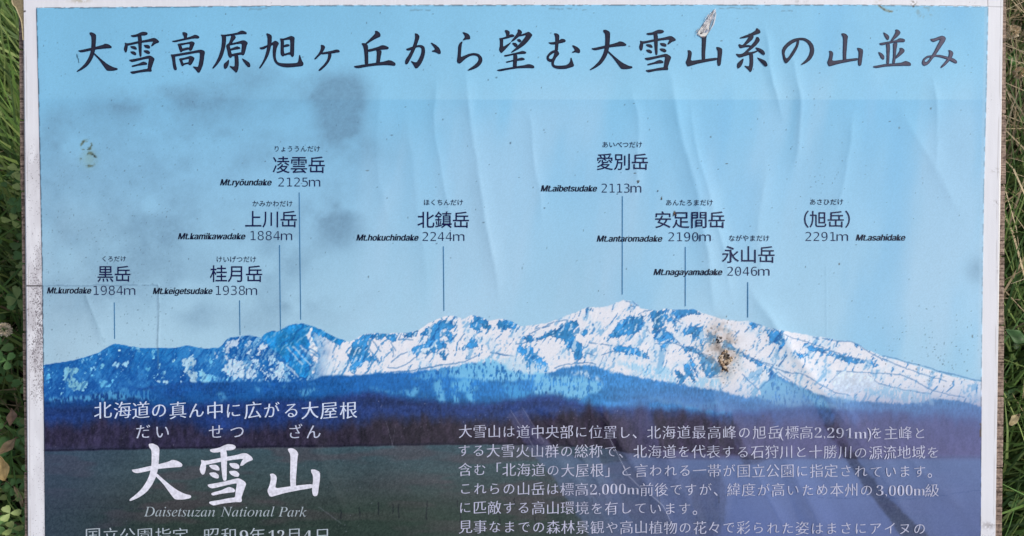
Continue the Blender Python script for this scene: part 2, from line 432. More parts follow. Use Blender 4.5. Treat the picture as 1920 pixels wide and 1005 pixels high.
# mount with the round blue top, then its white cirque
rock([(800, 190), (850, 140), (940, 110), (1040, 95), (1180, 125), (1320, 180), (1500, 270), (1580, 300), (1500, 330), (1400, 310), (1310, 250), (1290, 210), (1350, 300), (1250, 220), (1190, 180), (1180, 300), (1210, 380), (1260, 460), (1190, 440), (1060, 340), (1000, 340), (1060, 430), (1180, 540), (1100, 580), (1180, 640), (1150, 690), (1020, 690), (900, 560), (830, 470), (700, 380), (620, 280), (640, 210), (740, 180)], *t2, col=(38, 138, 206), flecks=0.25)
snowp([(1160, 120), (1185, 140), (1165, 240), (1190, 320), (1250, 420), (1230, 520), (1210, 680), (1160, 680), (1180, 540), (1130, 400), (1150, 330), (1110, 240), (1140, 180)], *t2, col=(230, 231, 238), speck=0.1)
for q in ([(980, 350), (1240, 470)], [(1010, 350), (1180, 540)], [(1080, 340), (1260, 460)], [(930, 400), (1120, 600)], [(860, 440), (1060, 620)], [(1200, 290), (1220, 350)], [(1260, 300), (1280, 350)]):
    ink(q, *t2, 5.98, 1.2, (46, 128, 196))
for q in ([(900, 370), (1060, 560)], [(960, 360), (1150, 560)], [(880, 560), (1010, 690)], [(1040, 350), (1200, 480)]):
    ink(q, *t2, 5.98, 1.6, (222, 228, 238))
for p in ([(130, 580), (200, 420), (330, 340), (470, 330), (600, 330), (680, 370), (670, 420), (580, 400), (520, 380), (450, 400), (380, 385), (360, 420), (370, 520), (420, 580), (490, 650), (400, 640), (330, 620), (310, 660), (240, 700), (200, 780), (150, 770), (180, 680), (150, 620)],
          [(940, 330), (1100, 220), (1200, 170), (1300, 190), (1330, 260), (1270, 290), (1230, 250), (1200, 260), (1180, 320), (1140, 400), (1190, 420), (1250, 450), (1280, 550), (1200, 500), (1160, 500), (1060, 560), (1000, 590), (960, 560), (940, 500), (900, 580), (830, 530), (880, 480), (1000, 430), (1050, 340), (960, 360)],
          [(1210, 370), (1260, 300), (1310, 310), (1335, 400), (1320, 430), (1260, 400)],
          [(1480, 250), (1540, 200), (1520, 140), (1580, 130), (1670, 160), (1720, 230), (1760, 290), (1700, 300), (1640, 260), (1620, 210), (1590, 240), (1600, 330), (1520, 270)],
          [(1390, 500), (1400, 480), (1520, 420), (1490, 390), (1540, 350), (1570, 400), (1600, 480), (1500, 500), (1400, 530)],
          [(1830, 200), (1900, 170), (1980, 190), (2060, 240), (1990, 260), (1900, 260)],
          [(1160, 550), (1190, 500), (1250, 600), (1260, 660), (1210, 620)],
          [(1250, 130), (1340, 140), (1420, 170), (1340, 170)], [(720, 400), (800, 330), (880, 300), (940, 295), (900, 350), (830, 380)]):
    rock(p, *t3)
snowp([(960, 500), (1040, 480), (1060, 520), (990, 560), (950, 620), (930, 590)], *t3, speck=0.2)
snowp([(1060, 440), (1110, 480), (1170, 400), (1160, 480), (1070, 500)], *t3, speck=0.3)
for q in ([(400, 400), (500, 530)], [(370, 490), (490, 650)], [(620, 430), (670, 520)], [(640, 480), (640, 590)], [(620, 650), (720, 570), (800, 540)], [(580, 710), (680, 720), (800, 670), (900, 590)], [(620, 760), (880, 740), (1200, 680), (1440, 650), (1580, 580)], [(940, 725), (1100, 700), (1190, 690)], [(1320, 200), (1340, 250)], [(1390, 400), (1440, 330)], [(1730, 540), (1860, 570), (1990, 590)], [(1000, 600), (1080, 540), (1160, 550)], [(700, 400), (860, 400)], [(730, 340), (700, 400)]):
    ink(q, *t3, 5.98, 0.9, (60, 118, 176))
for p in ([(300, 510), (350, 460), (410, 470), (415, 510), (500, 490), (600, 430), (700, 390), (800, 330), (840, 290), (900, 320), (950, 350), (890, 370), (860, 430), (880, 490), (970, 560), (970, 620), (1000, 710), (880, 760), (870, 670), (800, 610), (760, 540), (720, 500), (620, 490), (500, 520), (400, 540), (330, 540)],
          [(940, 250), (1030, 230), (1010, 270)], [(1000, 160), (1070, 150), (1080, 190), (1050, 220), (1010, 220), (1050, 180)], [(930, 430), (980, 410), (1050, 420), (1000, 470), (960, 480)],
          [(1250, 470), (1300, 440), (1310, 370), (1380, 310), (1480, 280), (1620, 240), (1660, 250), (1650, 330), (1620, 450), (1560, 470), (1480, 450), (1400, 470), (1380, 500), (1290, 510)],
          [(1740, 210), (1830, 190), (1910, 170), (1910, 250), (1880, 300), (1880, 370), (1800, 420), (1900, 500), (1910, 530), (1770, 520), (1750, 430), (1745, 300)],
          [(1250, 630), (1380, 600), (1500, 600), (1600, 640), (1700, 700), (1750, 750), (1650, 710), (1550, 690), (1420, 680), (1380, 660)],
          [(0, 370), (30, 290), (140, 300), (270, 370), (190, 400), (60, 390)]):
    rock(p, *t4, flecks=0.45 if p[0] in ((1250, 470), (0, 370), (1740, 210)) else 0.3)
rock([(200, 590), (420, 600), (420, 680), (500, 720), (620, 840), (480, 900), (380, 850), (300, 720)], *t4, col=(60, 146, 212), ragged=1.6, edge_w=0.2)
snowp([(440, 480), (540, 420), (610, 410), (560, 460), (480, 490)], *t4, speck=0.2)
for q in ([(220, 570), (330, 545), (500, 510)], [(380, 460), (520, 380), (640, 320), (800, 290)], [(440, 400), (600, 360)], [(1040, 545), (1200, 565), (1330, 590)], [(1190, 690), (1290, 655), (1380, 660)], [(1000, 670), (1100, 690)], [(0, 670), (100, 690), (230, 720)], [(660, 840), (800, 790), (1000, 770), (1120, 790)], [(1770, 560), (1900, 555)], [(1440, 80), (1490, 90)], [(1530, 85), (1590, 140)], [(1490, 130), (1560, 150)], [(1590, 240), (1670, 195), (1740, 190)], [(1690, 370), (1680, 420)], [(1700, 410), (1720, 440)], [(880, 770), (1080, 775)]):
    ink(q, *t4, 5.98, 0.9, (60, 118, 176), broken=0.35)
for p in ([(540, 220), (570, 170), (680, 170), (780, 180), (870, 230), (760, 240), (680, 270), (560, 260)],
          [(310, 190), (400, 180), (480, 170), (440, 220), (500, 260), (600, 310), (520, 310), (440, 290), (440, 380), (360, 420), (320, 400), (310, 260)],
          [(310, 480), (360, 420), (450, 400), (560, 500), (640, 580), (560, 570), (450, 530), (350, 520)], [(330, 560), (500, 560), (460, 580), (370, 580)],
          [(650, 430), (720, 370), (840, 370), (900, 420), (890, 520), (900, 600), (850, 620), (860, 520), (830, 470), (800, 520), (770, 460), (740, 580), (760, 450), (690, 470)],
          [(640, 590), (760, 600), (900, 680), (1000, 740), (1060, 810), (1070, 910), (920, 930), (870, 830), (820, 680), (740, 650), (680, 660)],
          [(900, 430), (1010, 480), (1060, 600), (1000, 560), (920, 480)],
          [(1100, 540), (1160, 520), (1220, 600), (1350, 690), (1480, 760), (1650, 860), (1800, 1000), (1650, 950), (1570, 830), (1430, 770), (1300, 690), (1200, 640), (1110, 600)],
          [(1380, 310), (1440, 310), (1500, 360), (1480, 400), (1420, 400), (1390, 350)], [(1580, 470), (1620, 430), (1740, 470), (1790, 570), (1740, 650), (1690, 540), (1620, 500)],
          [(570, 850), (620, 850), (700, 1000), (620, 1000)], [(650, 780), (700, 780), (770, 900), (800, 1000), (740, 960), (680, 850)], [(720, 680), (760, 700), (830, 950), (800, 930)], [(570, 380), (620, 380), (630, 440), (600, 480), (570, 450)],
          [(900, 320), (930, 330), (920, 370), (895, 350)], [(960, 320), (990, 350), (970, 370)]):
    rock(p, *t5, flecks=0.4)
for q in ([(440, 390), (640, 580)], [(380, 420), (500, 540)], [(480, 540), (640, 590), (830, 640), (960, 710), (1080, 820)], [(1290, 660), (1480, 750), (1660, 800)], [(1730, 810), (1820, 690)], [(1350, 430), (1400, 380)], [(1220, 490), (1290, 410)], [(1550, 440), (1580, 410)], [(930, 930), (1090, 930)], [(520, 250), (650, 340)], [(1480, 350), (1530, 355)]):
    ink(q, *t5, 5.98, 1.0, (52, 110, 170), broken=0.25)
k6 = 4.17; t6 = (1400, 590)
rock([(420, 215), (560, 260), (700, 300), (900, 350), (920, 390), (800, 380), (650, 320), (470, 270)], *t6, k=k6, col=(62, 140, 200), flecks=0.3)
for p in ([(140, 140), (200, 110), (300, 150), (280, 260), (230, 230), (170, 180)], [(590, 180), (680, 185), (700, 215), (630, 200)], [(790, 210), (850, 215), (930, 290), (860, 250)], [(940, 370), (1010, 380), (1080, 410), (980, 400)], [(1000, 330), (1070, 340), (1150, 385), (1080, 370)], [(370, 300), (440, 310), (510, 330), (400, 340)]):
    rock(p, *t6, k=k6, flecks=0.55)
for q in ([(590, 180), (700, 205), (820, 210), (920, 270), (1050, 340), (1200, 400), (1400, 470), (1560, 520)], [(1060, 320), (1200, 350), (1400, 410), (1590, 470)], [(200, 110), (350, 180), (560, 240), (760, 320), (930, 360)], [(300, 440), (450, 470), (560, 540), (680, 600), (800, 630)], [(700, 440), (950, 455), (1200, 470), (1330, 520), (1440, 590), (1560, 620), (1700, 640)], [(950, 470), (1030, 540), (1200, 580), (1440, 620)], [(250, 400), (310, 320)], [(640, 530), (730, 450)], [(0, 330), (90, 370), (200, 410), (320, 450)], [(1500, 440), (1840, 520)], [(520, 170), (560, 190)]):
    ink(q, *t6, k6, 0.9, (66, 120, 176), broken=0.2)

# finer gullies: rock ribs near the big faces, snow runnels within them
iy = np.where((Y[:, nx // 2] > 540) & (Y[:, nx // 2] < 780))[0]; bs = slice(iy[0], iy[-1])
near = blur(PM[bs], 45)
RF = ridged(X[bs] + wq[bs] + .5 * (Y[bs] - 650), Y[bs] + wq[bs], 19, 30, 331)
zf = np.clip(zs(blur((np.roll(RF, -1, 1) - np.roll(RF, 1, 1)) + .4 * (np.roll(RF, -1, 0) - np.roll(RF, 1, 0)), 1)), -2.5, 2.5)
right = mount[bs] * sstep(590, 640, X[bs])
ex = right * sstep(.95, 1.45, zf + 3.4 * near + .35 * z3[bs] - .75)
sub = I[bs]; k_ = (.85 * ex * (1 - PM[bs]))[..., None]
sub[:] = sub * (1 - k_) + (np.array((84, 152, 206.)) * (1 + .25 * (n3[bs] - .5))[..., None]) * k_
k_ = (.8 * right * PM[bs] * sstep(.9, 1.5, -zf + .4 * z3[bs]))[..., None]
sub[:] = sub * (1 - k_) + np.array((196, 218, 236.)) * k_
k_ = (.55 * right * sstep(1.1, 1.9, zf) * (.25 + PM[bs]))[..., None]
sub[:] = sub * (1 - np.clip(k_, 0, 1)) + np.array((30, 92, 160.)) * np.clip(k_, 0, 1)
lf = mount[bs] * (1 - sstep(560, 640, X[bs]))
k_ = (.5 * lf * sstep(.7, 1.6, -zf) * sstep(330, 470, X[bs] + 40 * near))[..., None]
sub[:] = sub * (1 - k_) + np.array((150, 200, 232.)) * k_
k_ = (.5 * lf * sstep(.6, 1.6, zf))[..., None]
sub[:] = sub * (1 - k_) + np.array((22, 82, 156.)) * k_

# ---------------- forested lower slopes
def band(xs, ys, seed=91, amp=4, sc_=9):
    return np.interp(X, xs, ys) + amp * (fbm(X, Y * 0, sc_, sc_, seed, 3) - 0.5)
FOR = band([60, 200, 300, 340, 390, 580, 605, 660, 720, 780, 830, 880, 930, 960, 1000, 1030, 1060, 1085, 1110, 1150, 1200, 1250, 1290, 1330, 1370, 1400, 1430, 1450, 1480, 1530, 1600, 1700, 1760, 1800, 1860],
           [752, 735, 722, 716, 716, 714, 704, 703, 698, 696, 690, 682, 676, 690, 702, 698, 688, 684, 684, 697, 707, 715, 722, 728, 738, 744, 738, 700, 715, 738, 750, 757, 746, 752, 765])
below = sstep(-2.5, 3.0, Y - FOR + 7 * (fbm(X, Y, 3, 7, 89, 3) - .5) * sstep(640, 760, X))
fcol = ramp(X, [(80, (30, 76, 146)), (500, (28, 86, 156)), (760, (36, 108, 180)), (900, (46, 122, 192)), (1100, (66, 138, 202)), (1300, (62, 128, 192)), (1500, (86, 146, 202)), (1840, (80, 140, 194))])
st = fbm(X, Y, 2.6, 8, 95, 3)
fcol = fcol * (1 + .42 * (fbm(X, Y, 2.2, 5, 93, 3) - .5) + .28 * (fbm(X, Y, 50, 12, 97, 4) - .5))[..., None]
fcol = fcol * (1 - .22 * sstep(730, 765, Y) * (X < 1000))[..., None]
mI = below[..., None]; I[:] = I * (1 - mI) + fcol * mI
pale = fbm(X, Y, 60, 26, 99, 4)
def speck(poly, col, a=0.8, th=0.5):
    m, b = polymask(poly, 2.0)
    if b is None: return
    mm = blur(m[b], 5) * a * sstep(th - 0.1, th + 0.08, st[b])
    sub = I[b]; sub[:] = sub * (1 - mm[..., None]) + np.asarray(col, float) * mm[..., None]
speck(tr([(90, 725), (200, 690), (700, 640), (900, 590), (1200, 600), (1330, 660), (1330, 710), (900, 700), (500, 722), (150, 740)], *t1, 5.98), (92, 172, 220), 0.8)
speck([(840, 690), (900, 676), (940, 672), (1010, 690), (1030, 700), (1000, 712), (930, 715), (850, 708)], (132, 200, 236), 0.95, 0.42)
speck([(930, 672), (960, 668), (1040, 690), (1020, 700), (960, 697)], (206, 224, 238), 0.8, 0.42)
t7 = (690, 670)
for p, c, a in [([(740, 280), (830, 250), (860, 420), (880, 510), (790, 510), (760, 400)], (110, 186, 228), .9), ([(930, 270), (1060, 240), (1160, 240), (1200, 340), (1170, 440), (1200, 520), (1130, 510), (1090, 400), (990, 360), (1020, 510), (950, 515), (970, 380)], (104, 184, 230), .9),
                ([(0, 340), (120, 330), (330, 400), (480, 350), (600, 330), (590, 390), (490, 440), (400, 420), (200, 390), (60, 370)], (100, 176, 222), .85), ([(1480, 290), (1700, 300), (1830, 400), (1800, 440), (1600, 470), (1560, 400)], (80, 166, 224), .7),
                ([(640, 150), (900, 100), (1100, 60), (1300, 90), (1400, 160), (1250, 220), (900, 230), (500, 240)], (104, 180, 226), .6), ([(600, 400), (640, 440), (630, 480)], (90, 170, 216), .6)]:
    speck(tr(p, *t7, 5.98), c, a, 0.42)
t8, k8 = (1000, 670), 3.9875
for p, c, a in [([(0, 150), (140, 130), (350, 150), (540, 200), (480, 260), (400, 290), (340, 310), (200, 290), (0, 270)], (130, 198, 234), .85), ([(230, 100), (400, 100), (540, 190), (440, 170)], (200, 222, 238), .9),
                ([(860, 290), (1100, 330), (1400, 330), (1500, 390), (1440, 430), (1280, 400), (960, 340)], (90, 168, 220), .7), ([(1620, 250), (1830, 130), (1914, 250), (1914, 360), (1700, 310)], (122, 186, 226), .8),
                ([(600, 20), (700, 90), (900, 150), (1080, 190), (1000, 60), (860, 60)], (150, 206, 238), .7), ([(1100, 190), (1240, 210), (1390, 240), (1400, 160), (1250, 140)], (150, 204, 236), .8)]:
    speck(tr(p, *t8, k8), c, a, 0.42)
for p, c, a in [([(0, 620), (210, 500), (400, 560), (640, 680), (860, 740), (800, 760), (500, 700), (350, 730), (150, 690)], (128, 188, 226), .75), ([(560, 560), (700, 620), (860, 650), (1000, 640), (700, 690)], (140, 196, 230), .6),
                ([(850, 590), (1050, 560), (1300, 590), (1440, 620), (1460, 700), (1250, 690), (1050, 650)], (158, 206, 234), .8), ([(1740, 660), (1830, 600), (1835, 690)], (196, 216, 234), .9)]:
    speck(tr(p, *t6, k6), c, a, 0.42)
snowp([(640, 520), (740, 445), (930, 460), (1040, 540), (900, 600), (800, 625), (700, 590)], *t6, k=k6, col=(208, 222, 238), speck=.25)
ink([(1560, 130), (1680, 240), (1830, 110), (1914, 170)], *t8, k8, 1.0, (70, 130, 190), .6)
mixc(below * (1 - sstep(640, 900, X)) * 0.5 * sstep(0.5, 0.65, pale), (34, 104, 176))
# patches of thin forest at lower left of the range
for p in ([(840, 770), (890, 790), (880, 830), (830, 810)], [(1000, 850), (1230, 820), (1230, 880), (1030, 920)], [(680, 780), (740, 820), (780, 880), (720, 850)], [(520, 790), (590, 840), (590, 900), (560, 880)], [(110, 870), (180, 870), (220, 960), (150, 960)], [(1050, 760), (1240, 775), (1200, 790)]):
    speck(tr(p, *t2, 5.98), (92, 168, 216), .75, 0.42)
# dark navy hill
NAVY = band([60, 300, 420, 560, 640, 690, 740, 770, 850, 910, 960, 1010, 1040, 1070, 1110, 1180, 1240, 1330, 1420, 1520, 1620, 1860], [762, 764, 752, 750, 742, 735, 742, 748, 756, 757, 749, 741, 742, 748, 762, 764, 766, 776, 770, 764, 770, 790], 101, 6, 12)
nav = sstep(-9, 9, Y - NAVY + 5 * (fbm(X, Y, 5, 7, 103, 2) - .5))
ncol = ramp(X, [(80, (32, 58, 114)), (500, (32, 54, 108)), (900, (40, 60, 114)), (1250, (46, 70, 126)), (1500, (58, 90, 146)), (1840, (64, 102, 156))])
I[:] = I * (1 - nav[..., None]) + ncol * nav[..., None] * (1 + 0.5 * (fbm(X, Y, 3.5, 7, 111, 3) - 0.5) + .5 * (fbm(X, Y, 60, 14, 113, 4) - .5))[..., None]
# dark bare wood in front of the hill
TRE = band([60, 130, 200, 330, 420, 600, 690, 780, 850, 930, 990, 1100, 1250, 1400, 1500, 1600, 1700, 1860], [800, 792, 790, 796, 802, 796, 790, 786, 784, 786, 778, 768, 772, 786, 792, 784, 780, 798], 121, 26, 16)
tre = sstep(-16, 16, Y - TRE + 8 * (fbm(X, Y, 6, 6, 125, 3) - 0.5))
tcol = ramp(X, [(80, (48, 44, 68)), (400, (46, 42, 64)), (800, (46, 39, 50)), (1150, (44, 36, 54)), (1500, (56, 50, 76)), (1840, (66, 66, 100))])
I[:] = I * (1 - tre[..., None]) + tcol * tre[..., None] * (1 + 0.95 * (fbm(X, Y, 6, 15, 131, 4) - 0.5))[..., None]
# field
FLD = np.interp(X, [60, 85, 330, 640, 690, 900, 1000, 1120, 1240, 1300, 1860], [847, 846, 841, 837.5, 836, 833, 834, 838, 858, 861, 858.5]) + 1.5 * (fbm(X, Y * 0, 12, 12, 133, 2) - 0.5)
fld = sstep(-1, 1.2, Y - FLD)
fc = ramp(Y, [(830, (62, 84, 94)), (900, (60, 76, 78)), (940, (56, 66, 64)), (970, (46, 60, 53)), (1100, (40, 50, 44))])
fc = fc * (1 + 0.24 * (fbm(X, Y, 70, 14, 141, 4) - 0.5))[..., None] * (1 + 0.22 * (fbm(X, Y, 5, 3, 145, 3) - 0.5))[..., None]
rd = sstep(0.5, 0.68, fbm(X, Y, 110, 22, 149, 3))[..., None] * 0.4
fc = fc * (1 - rd) + np.array((84, 68, 76.)) * rd
br = (sstep(1000, 1260, X) * .75)[..., None]; fc = fc * (1 - br) + np.array((62, 70, 108.)) * br
gr0 = (np.exp(-(((X - 760) / 150) ** 2 + ((Y - 965) / 36) ** 2)) * .5)[..., None]; fc = fc * (1 - gr0) + np.array((50, 68, 56.)) * gr0
rr0 = (np.exp(-(((X - 900) / 190) ** 2 + ((Y - 905) / 22) ** 2)) * .45 * sstep(.35, .6, fbm(X, Y, 80, 16, 147, 4)))[..., None]; fc = fc * (1 - rr0) + np.array((92, 74, 82.)) * rr0
I[:] = I * (1 - fld[..., None]) + fc * fld[..., None]
mixc(0.5 * (1 - sstep(80, 330, X)) * sstep(830, 850, Y), (52, 66, 96))
mixc(0.75 * np.exp(-((Y - FLD + 2) / 1.8) ** 2), (24, 24, 40))
for x0, y0, y1 in [(674, 950, 968), (709, 942, 964), (737, 945, 962), (748, 944, 970), (800, 938, 971), (857, 938, 950), (862, 952, 978), (936, 964, 982), (1002, 968, 984), (965, 933, 947), (1380, 928, 945), (1347, 925, 942), (1235, 932, 948), (1147, 984, 1003), (1110, 932, 944), (640, 955, 970)]:
    ink([(x0, y0), (x0 + 0.5, y1)], wd=0.7, col=(26, 30, 34), a=0.75)
ink([(60, 953), (180, 951), (320, 955)], wd=0.8, col=(40, 44, 60), a=0.4, broken=0.45)

# ---------------- sky reflection in the laminate painted into the print's colour, dark tongues between
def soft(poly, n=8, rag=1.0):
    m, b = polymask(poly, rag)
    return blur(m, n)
glare = sstep(0, 170, (X - 1090) - (Y - 760) * 0.55) * sstep(700, 800, Y) * 0.72
glare = np.maximum(glare, 0.6 * sstep(1420, 1560, X) * sstep(690, 800, Y))
glare = np.maximum(glare, 0.5 * sstep(1040, 1140, X - (Y - 840) * 0.35) * sstep(836, 862, Y))
glare = glare * (0.62 + 0.5 * fbm(X, Y, 120, 160, 151, 3) + .32 * fbm(X - .55 * Y, Y, 34, 300, 153, 4))
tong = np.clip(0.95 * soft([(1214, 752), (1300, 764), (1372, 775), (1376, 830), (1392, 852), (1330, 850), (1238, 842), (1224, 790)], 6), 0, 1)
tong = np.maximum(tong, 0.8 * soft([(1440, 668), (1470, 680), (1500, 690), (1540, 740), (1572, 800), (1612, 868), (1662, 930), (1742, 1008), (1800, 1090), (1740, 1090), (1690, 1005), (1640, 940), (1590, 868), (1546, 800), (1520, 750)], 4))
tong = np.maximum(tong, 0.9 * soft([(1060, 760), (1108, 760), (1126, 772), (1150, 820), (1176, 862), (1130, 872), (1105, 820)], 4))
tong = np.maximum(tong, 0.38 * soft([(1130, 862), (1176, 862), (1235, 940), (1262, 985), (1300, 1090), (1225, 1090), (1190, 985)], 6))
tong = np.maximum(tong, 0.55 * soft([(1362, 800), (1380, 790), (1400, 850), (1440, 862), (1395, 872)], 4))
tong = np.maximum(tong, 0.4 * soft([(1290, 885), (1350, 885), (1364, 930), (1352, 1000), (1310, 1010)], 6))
glare = glare * (1 - tong)
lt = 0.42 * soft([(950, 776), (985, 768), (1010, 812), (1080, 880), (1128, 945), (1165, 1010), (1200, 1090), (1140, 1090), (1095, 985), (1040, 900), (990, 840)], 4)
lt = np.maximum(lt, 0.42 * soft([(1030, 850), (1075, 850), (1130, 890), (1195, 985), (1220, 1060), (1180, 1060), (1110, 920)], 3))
glare = np.maximum(glare, lt)
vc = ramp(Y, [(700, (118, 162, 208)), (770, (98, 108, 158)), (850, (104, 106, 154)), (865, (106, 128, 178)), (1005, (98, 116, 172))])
I[:] = I * (1 - glare[..., None]) + vc * glare[..., None]

# ---------------- cracks, scratches, stains, dirt
ink([(1143, 822), (1160, 856), (1177, 890), (1200, 913), (1220, 927), (1243, 947), (1258, 980)], wd=0.2, col=(190, 194, 216), a=0.6, warp=.1)
for q, a in (([(957, 768), (1000, 836)], .4), ([(978, 762), (1020, 828)], .3), ([(724, 790), (738, 840)], .25), ([(742, 795), (735, 838)], .2), ([(598, 950), (640, 980)], .3), ([(300, 850), (330, 880)], .15)):
    ink(q, wd=0.2, col=(170, 172, 192), a=a, warp=.1)
for q, a in (([(1385, 936), (1460, 920), (1560, 935), (1640, 928), (1700, 935), (1838, 919)], .4), ([(1650, 935), (1760, 925)], .3)):
    ink(q, wd=0.6, col=(62, 82, 130), a=a, broken=0.42)
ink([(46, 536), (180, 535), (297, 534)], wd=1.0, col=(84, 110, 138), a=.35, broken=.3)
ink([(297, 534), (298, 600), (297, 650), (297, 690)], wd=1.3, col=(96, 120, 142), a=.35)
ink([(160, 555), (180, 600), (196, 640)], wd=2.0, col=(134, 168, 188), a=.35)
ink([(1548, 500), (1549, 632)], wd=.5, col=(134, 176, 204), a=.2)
ink([(146, 102), (149, 118)], wd=.6, col=(30, 60, 80), a=.9)
# brown smudge round the torn hole
hole = np.exp(-(((X - 1352) / 25) ** 2 + ((Y - 652) / 40) ** 2) ** 1.2) * sstep(0.3, 0.75, fbm(X, Y, 12, 12, 161, 4))
mixc(0.42 * np.exp(-(((X - 1354) / 30) ** 2 + ((Y - 664) / 44) ** 2)) * sstep(.2, .6, fbm(X, Y, 18, 18, 163, 3)), (166, 134, 104))
mixc(0.85 * hole, (88, 74, 64))
mixc(0.5 * np.exp(-(((X - 1345) / 30) ** 2 + ((Y - 655) / 26) ** 2)), (200, 190, 184))
rnd = np.random.RandomState(7)
def dots(n, x0, x1, y0, y1, r0, r1, col, a, sd=None):
    for k in range(n):
        if sd: cx, cy = rnd.normal(x0, x1), rnd.normal(y0, y1)
        else: cx, cy = rnd.uniform(x0, x1), rnd.uniform(y0, y1)
        r = rnd.uniform(r0, r1); el = rnd.uniform(.6, 1.6)
        j = int((cx - edge(XL, cy)) / (edge(XR, cy) - edge(XL, cy)) * (nx - 1)); i = int((cy - 11) / (YBOT - 11) * (ny - 1))
        q = int(r / STEP) + 3
        if i < q or j < q or i > ny - q - 1 or j > nx - q - 1: continue
        b = (slice(i - q, i + q + 1), slice(j - q, j + q + 1))
        d = np.hypot((X[b] - cx) * el, (Y[b] - cy) / el)
        m = ((1 - sstep(r * .5, r + .8, d)) * a * rnd.uniform(.4, 1))[..., None]
        I[b] = I[b] * (1 - m) + np.asarray(col, float) * m
dots(320, 80, 1840, 20, 740, .3, .9, (50, 60, 76), .75)
dots(420, 85, 330, 300, 720, .2, .7, (66, 84, 100), .6)
dots(300, 80, 420, 60, 320, .2, .6, (70, 110, 140), .5)
dots(90, 1760, 60, 660, 60, .3, .8, (60, 76, 90), .7, 1)
dots(70, 1560, 90, 300, 90, .3, .8, (60, 76, 96), .6, 1)
dots(40, 1765, 40, 680, 25, .4, 1.1, (52, 62, 72), .8, 1)
dots(90, 1352, 30, 655, 36, .4, 1.3, (64, 54, 48), .85, 1)
dots(40, 1385, 30, 690, 14, .4, 1.3, (50, 80, 110), .8, 1)
dots(170, 90, 1240, 740, 1000, .3, .7, (150, 152, 176), .45)
dots(40, 700, 1240, 745, 810, .4, 1.0, (190, 190, 210), .6)
dots(16, 680, 1180, 40, 560, .8, 1.6, (40, 52, 66), .8)
for cx, cy, r in ((689, 320, 2.0), (1190, 325, 1.4), (1266, 402, 3), (1240, 372, 2.2), (1264, 398, 2.4), (1352, 77, 1.3), (1196, 340, 2.2), (1332, 257, 1.2), (1362, 307, 1.2), (1573, 495, 1.3), (1822, 630, 1.8), (1753, 102, 1.2), (1685, 240, 1.6), (1744, 204, 1.4)):
    dots(1, cx - .1, cx + .1, cy - .1, cy + .1, r, r + .1, (62, 54, 44), 1.0)
# greenish ring of lichen, brown smears at the top edge
ring = np.exp(-((np.hypot((X - 167) / 12.5, (Y - 299) / 12) - 1) / .22) ** 2) + np.exp(-((np.hypot((X - 163) / 9, (Y - 273) / 9) - 1) / .25) ** 2) * (Y < 282)
lich = np.clip(ring * sstep(.4, .7, fbm(X, Y, 6, 6, 171, 3)) * 1.4, 0, 1)
mixc(.45 * np.exp(-(((X - 168) / 13) ** 2 + ((Y - 297) / 16) ** 2)), (138, 170, 160))
mixc(.8 * lich, (92, 104, 84))
mixc(.6 * lich * sstep(.55, .7, n3), (34, 42, 46))
ink([(1647, 12), (1655, 17), (1663, 22), (1672, 24)], wd=2.2, col=(134, 138, 120), a=.9, broken=.25)
ink([(1647, 11), (1655, 18), (1663, 24), (1671, 24)], wd=.8, col=(60, 56, 46), a=.9, broken=.45)
ink([(1709, 6), (1713, 12)], wd=1.6, col=(66, 58, 48), a=.8, broken=.3)
mixc(.4 * np.exp(-((np.hypot((X - 1732) / 12, (Y - 23) / 9) - 1) / .35) ** 2) * sstep(.4, .65, n3), (124, 140, 140))
for q in ([(464, 18), (500, 17)], [(1030, 17), (1100, 18)], [(1350, 15), (1420, 17)], [(1465, 21), (1485, 22)], [(770, 20), (810, 20)]):
    ink(q, wd=1.2, col=(112, 150, 172), a=.6, broken=.4)
ink([(1838, 795), (1839, 800), (1838, 816)], wd=2.2, col=(92, 74, 54), a=.9, broken=.3)
# grimy rim of the sheet
ed = np.minimum(np.minimum(X - edge(XL, Y), edge(XR, Y) - X), Y - sheet_top(X))
mixc(.55 * (1 - sstep(.6, 2.6, ed)) * sstep(.35, .6, fbm(X, Y, 9, 9, 181, 3)), (48, 62, 80))
mixc(.35 * (1 - sstep(5, 9, edge(XR, Y) - X)) * (Y < 700), (176, 208, 230))
# paper grain
gr_ = np.random.RandomState(3).rand(ny, nx) - 0.5
dk_ = 1 - sstep(70, 150, I.mean(-1))
I *= (1 + 0.045 * gr_)[..., None]
I += (dk_ * 26 * (fbm(X, Y, 2.2, 2.2, 191, 2) - 0.5) + dk_ * 7 * gr_)[..., None]

I = np.clip(I, 0, 255)

PRINT_K = 1.0
def ink_albedo(rgb): return np.clip(lin(rgb) * PRINT_K, 0.003, 0.9)

def grid_faces(ny_, nx_, off=0):
    a = np.arange(ny_ * nx_).reshape(ny_, nx_) + off
    return np.stack([a[1:, :-1], a[1:, 1:], a[:-1, 1:], a[:-1, :-1]], -1).reshape(-1, 4)

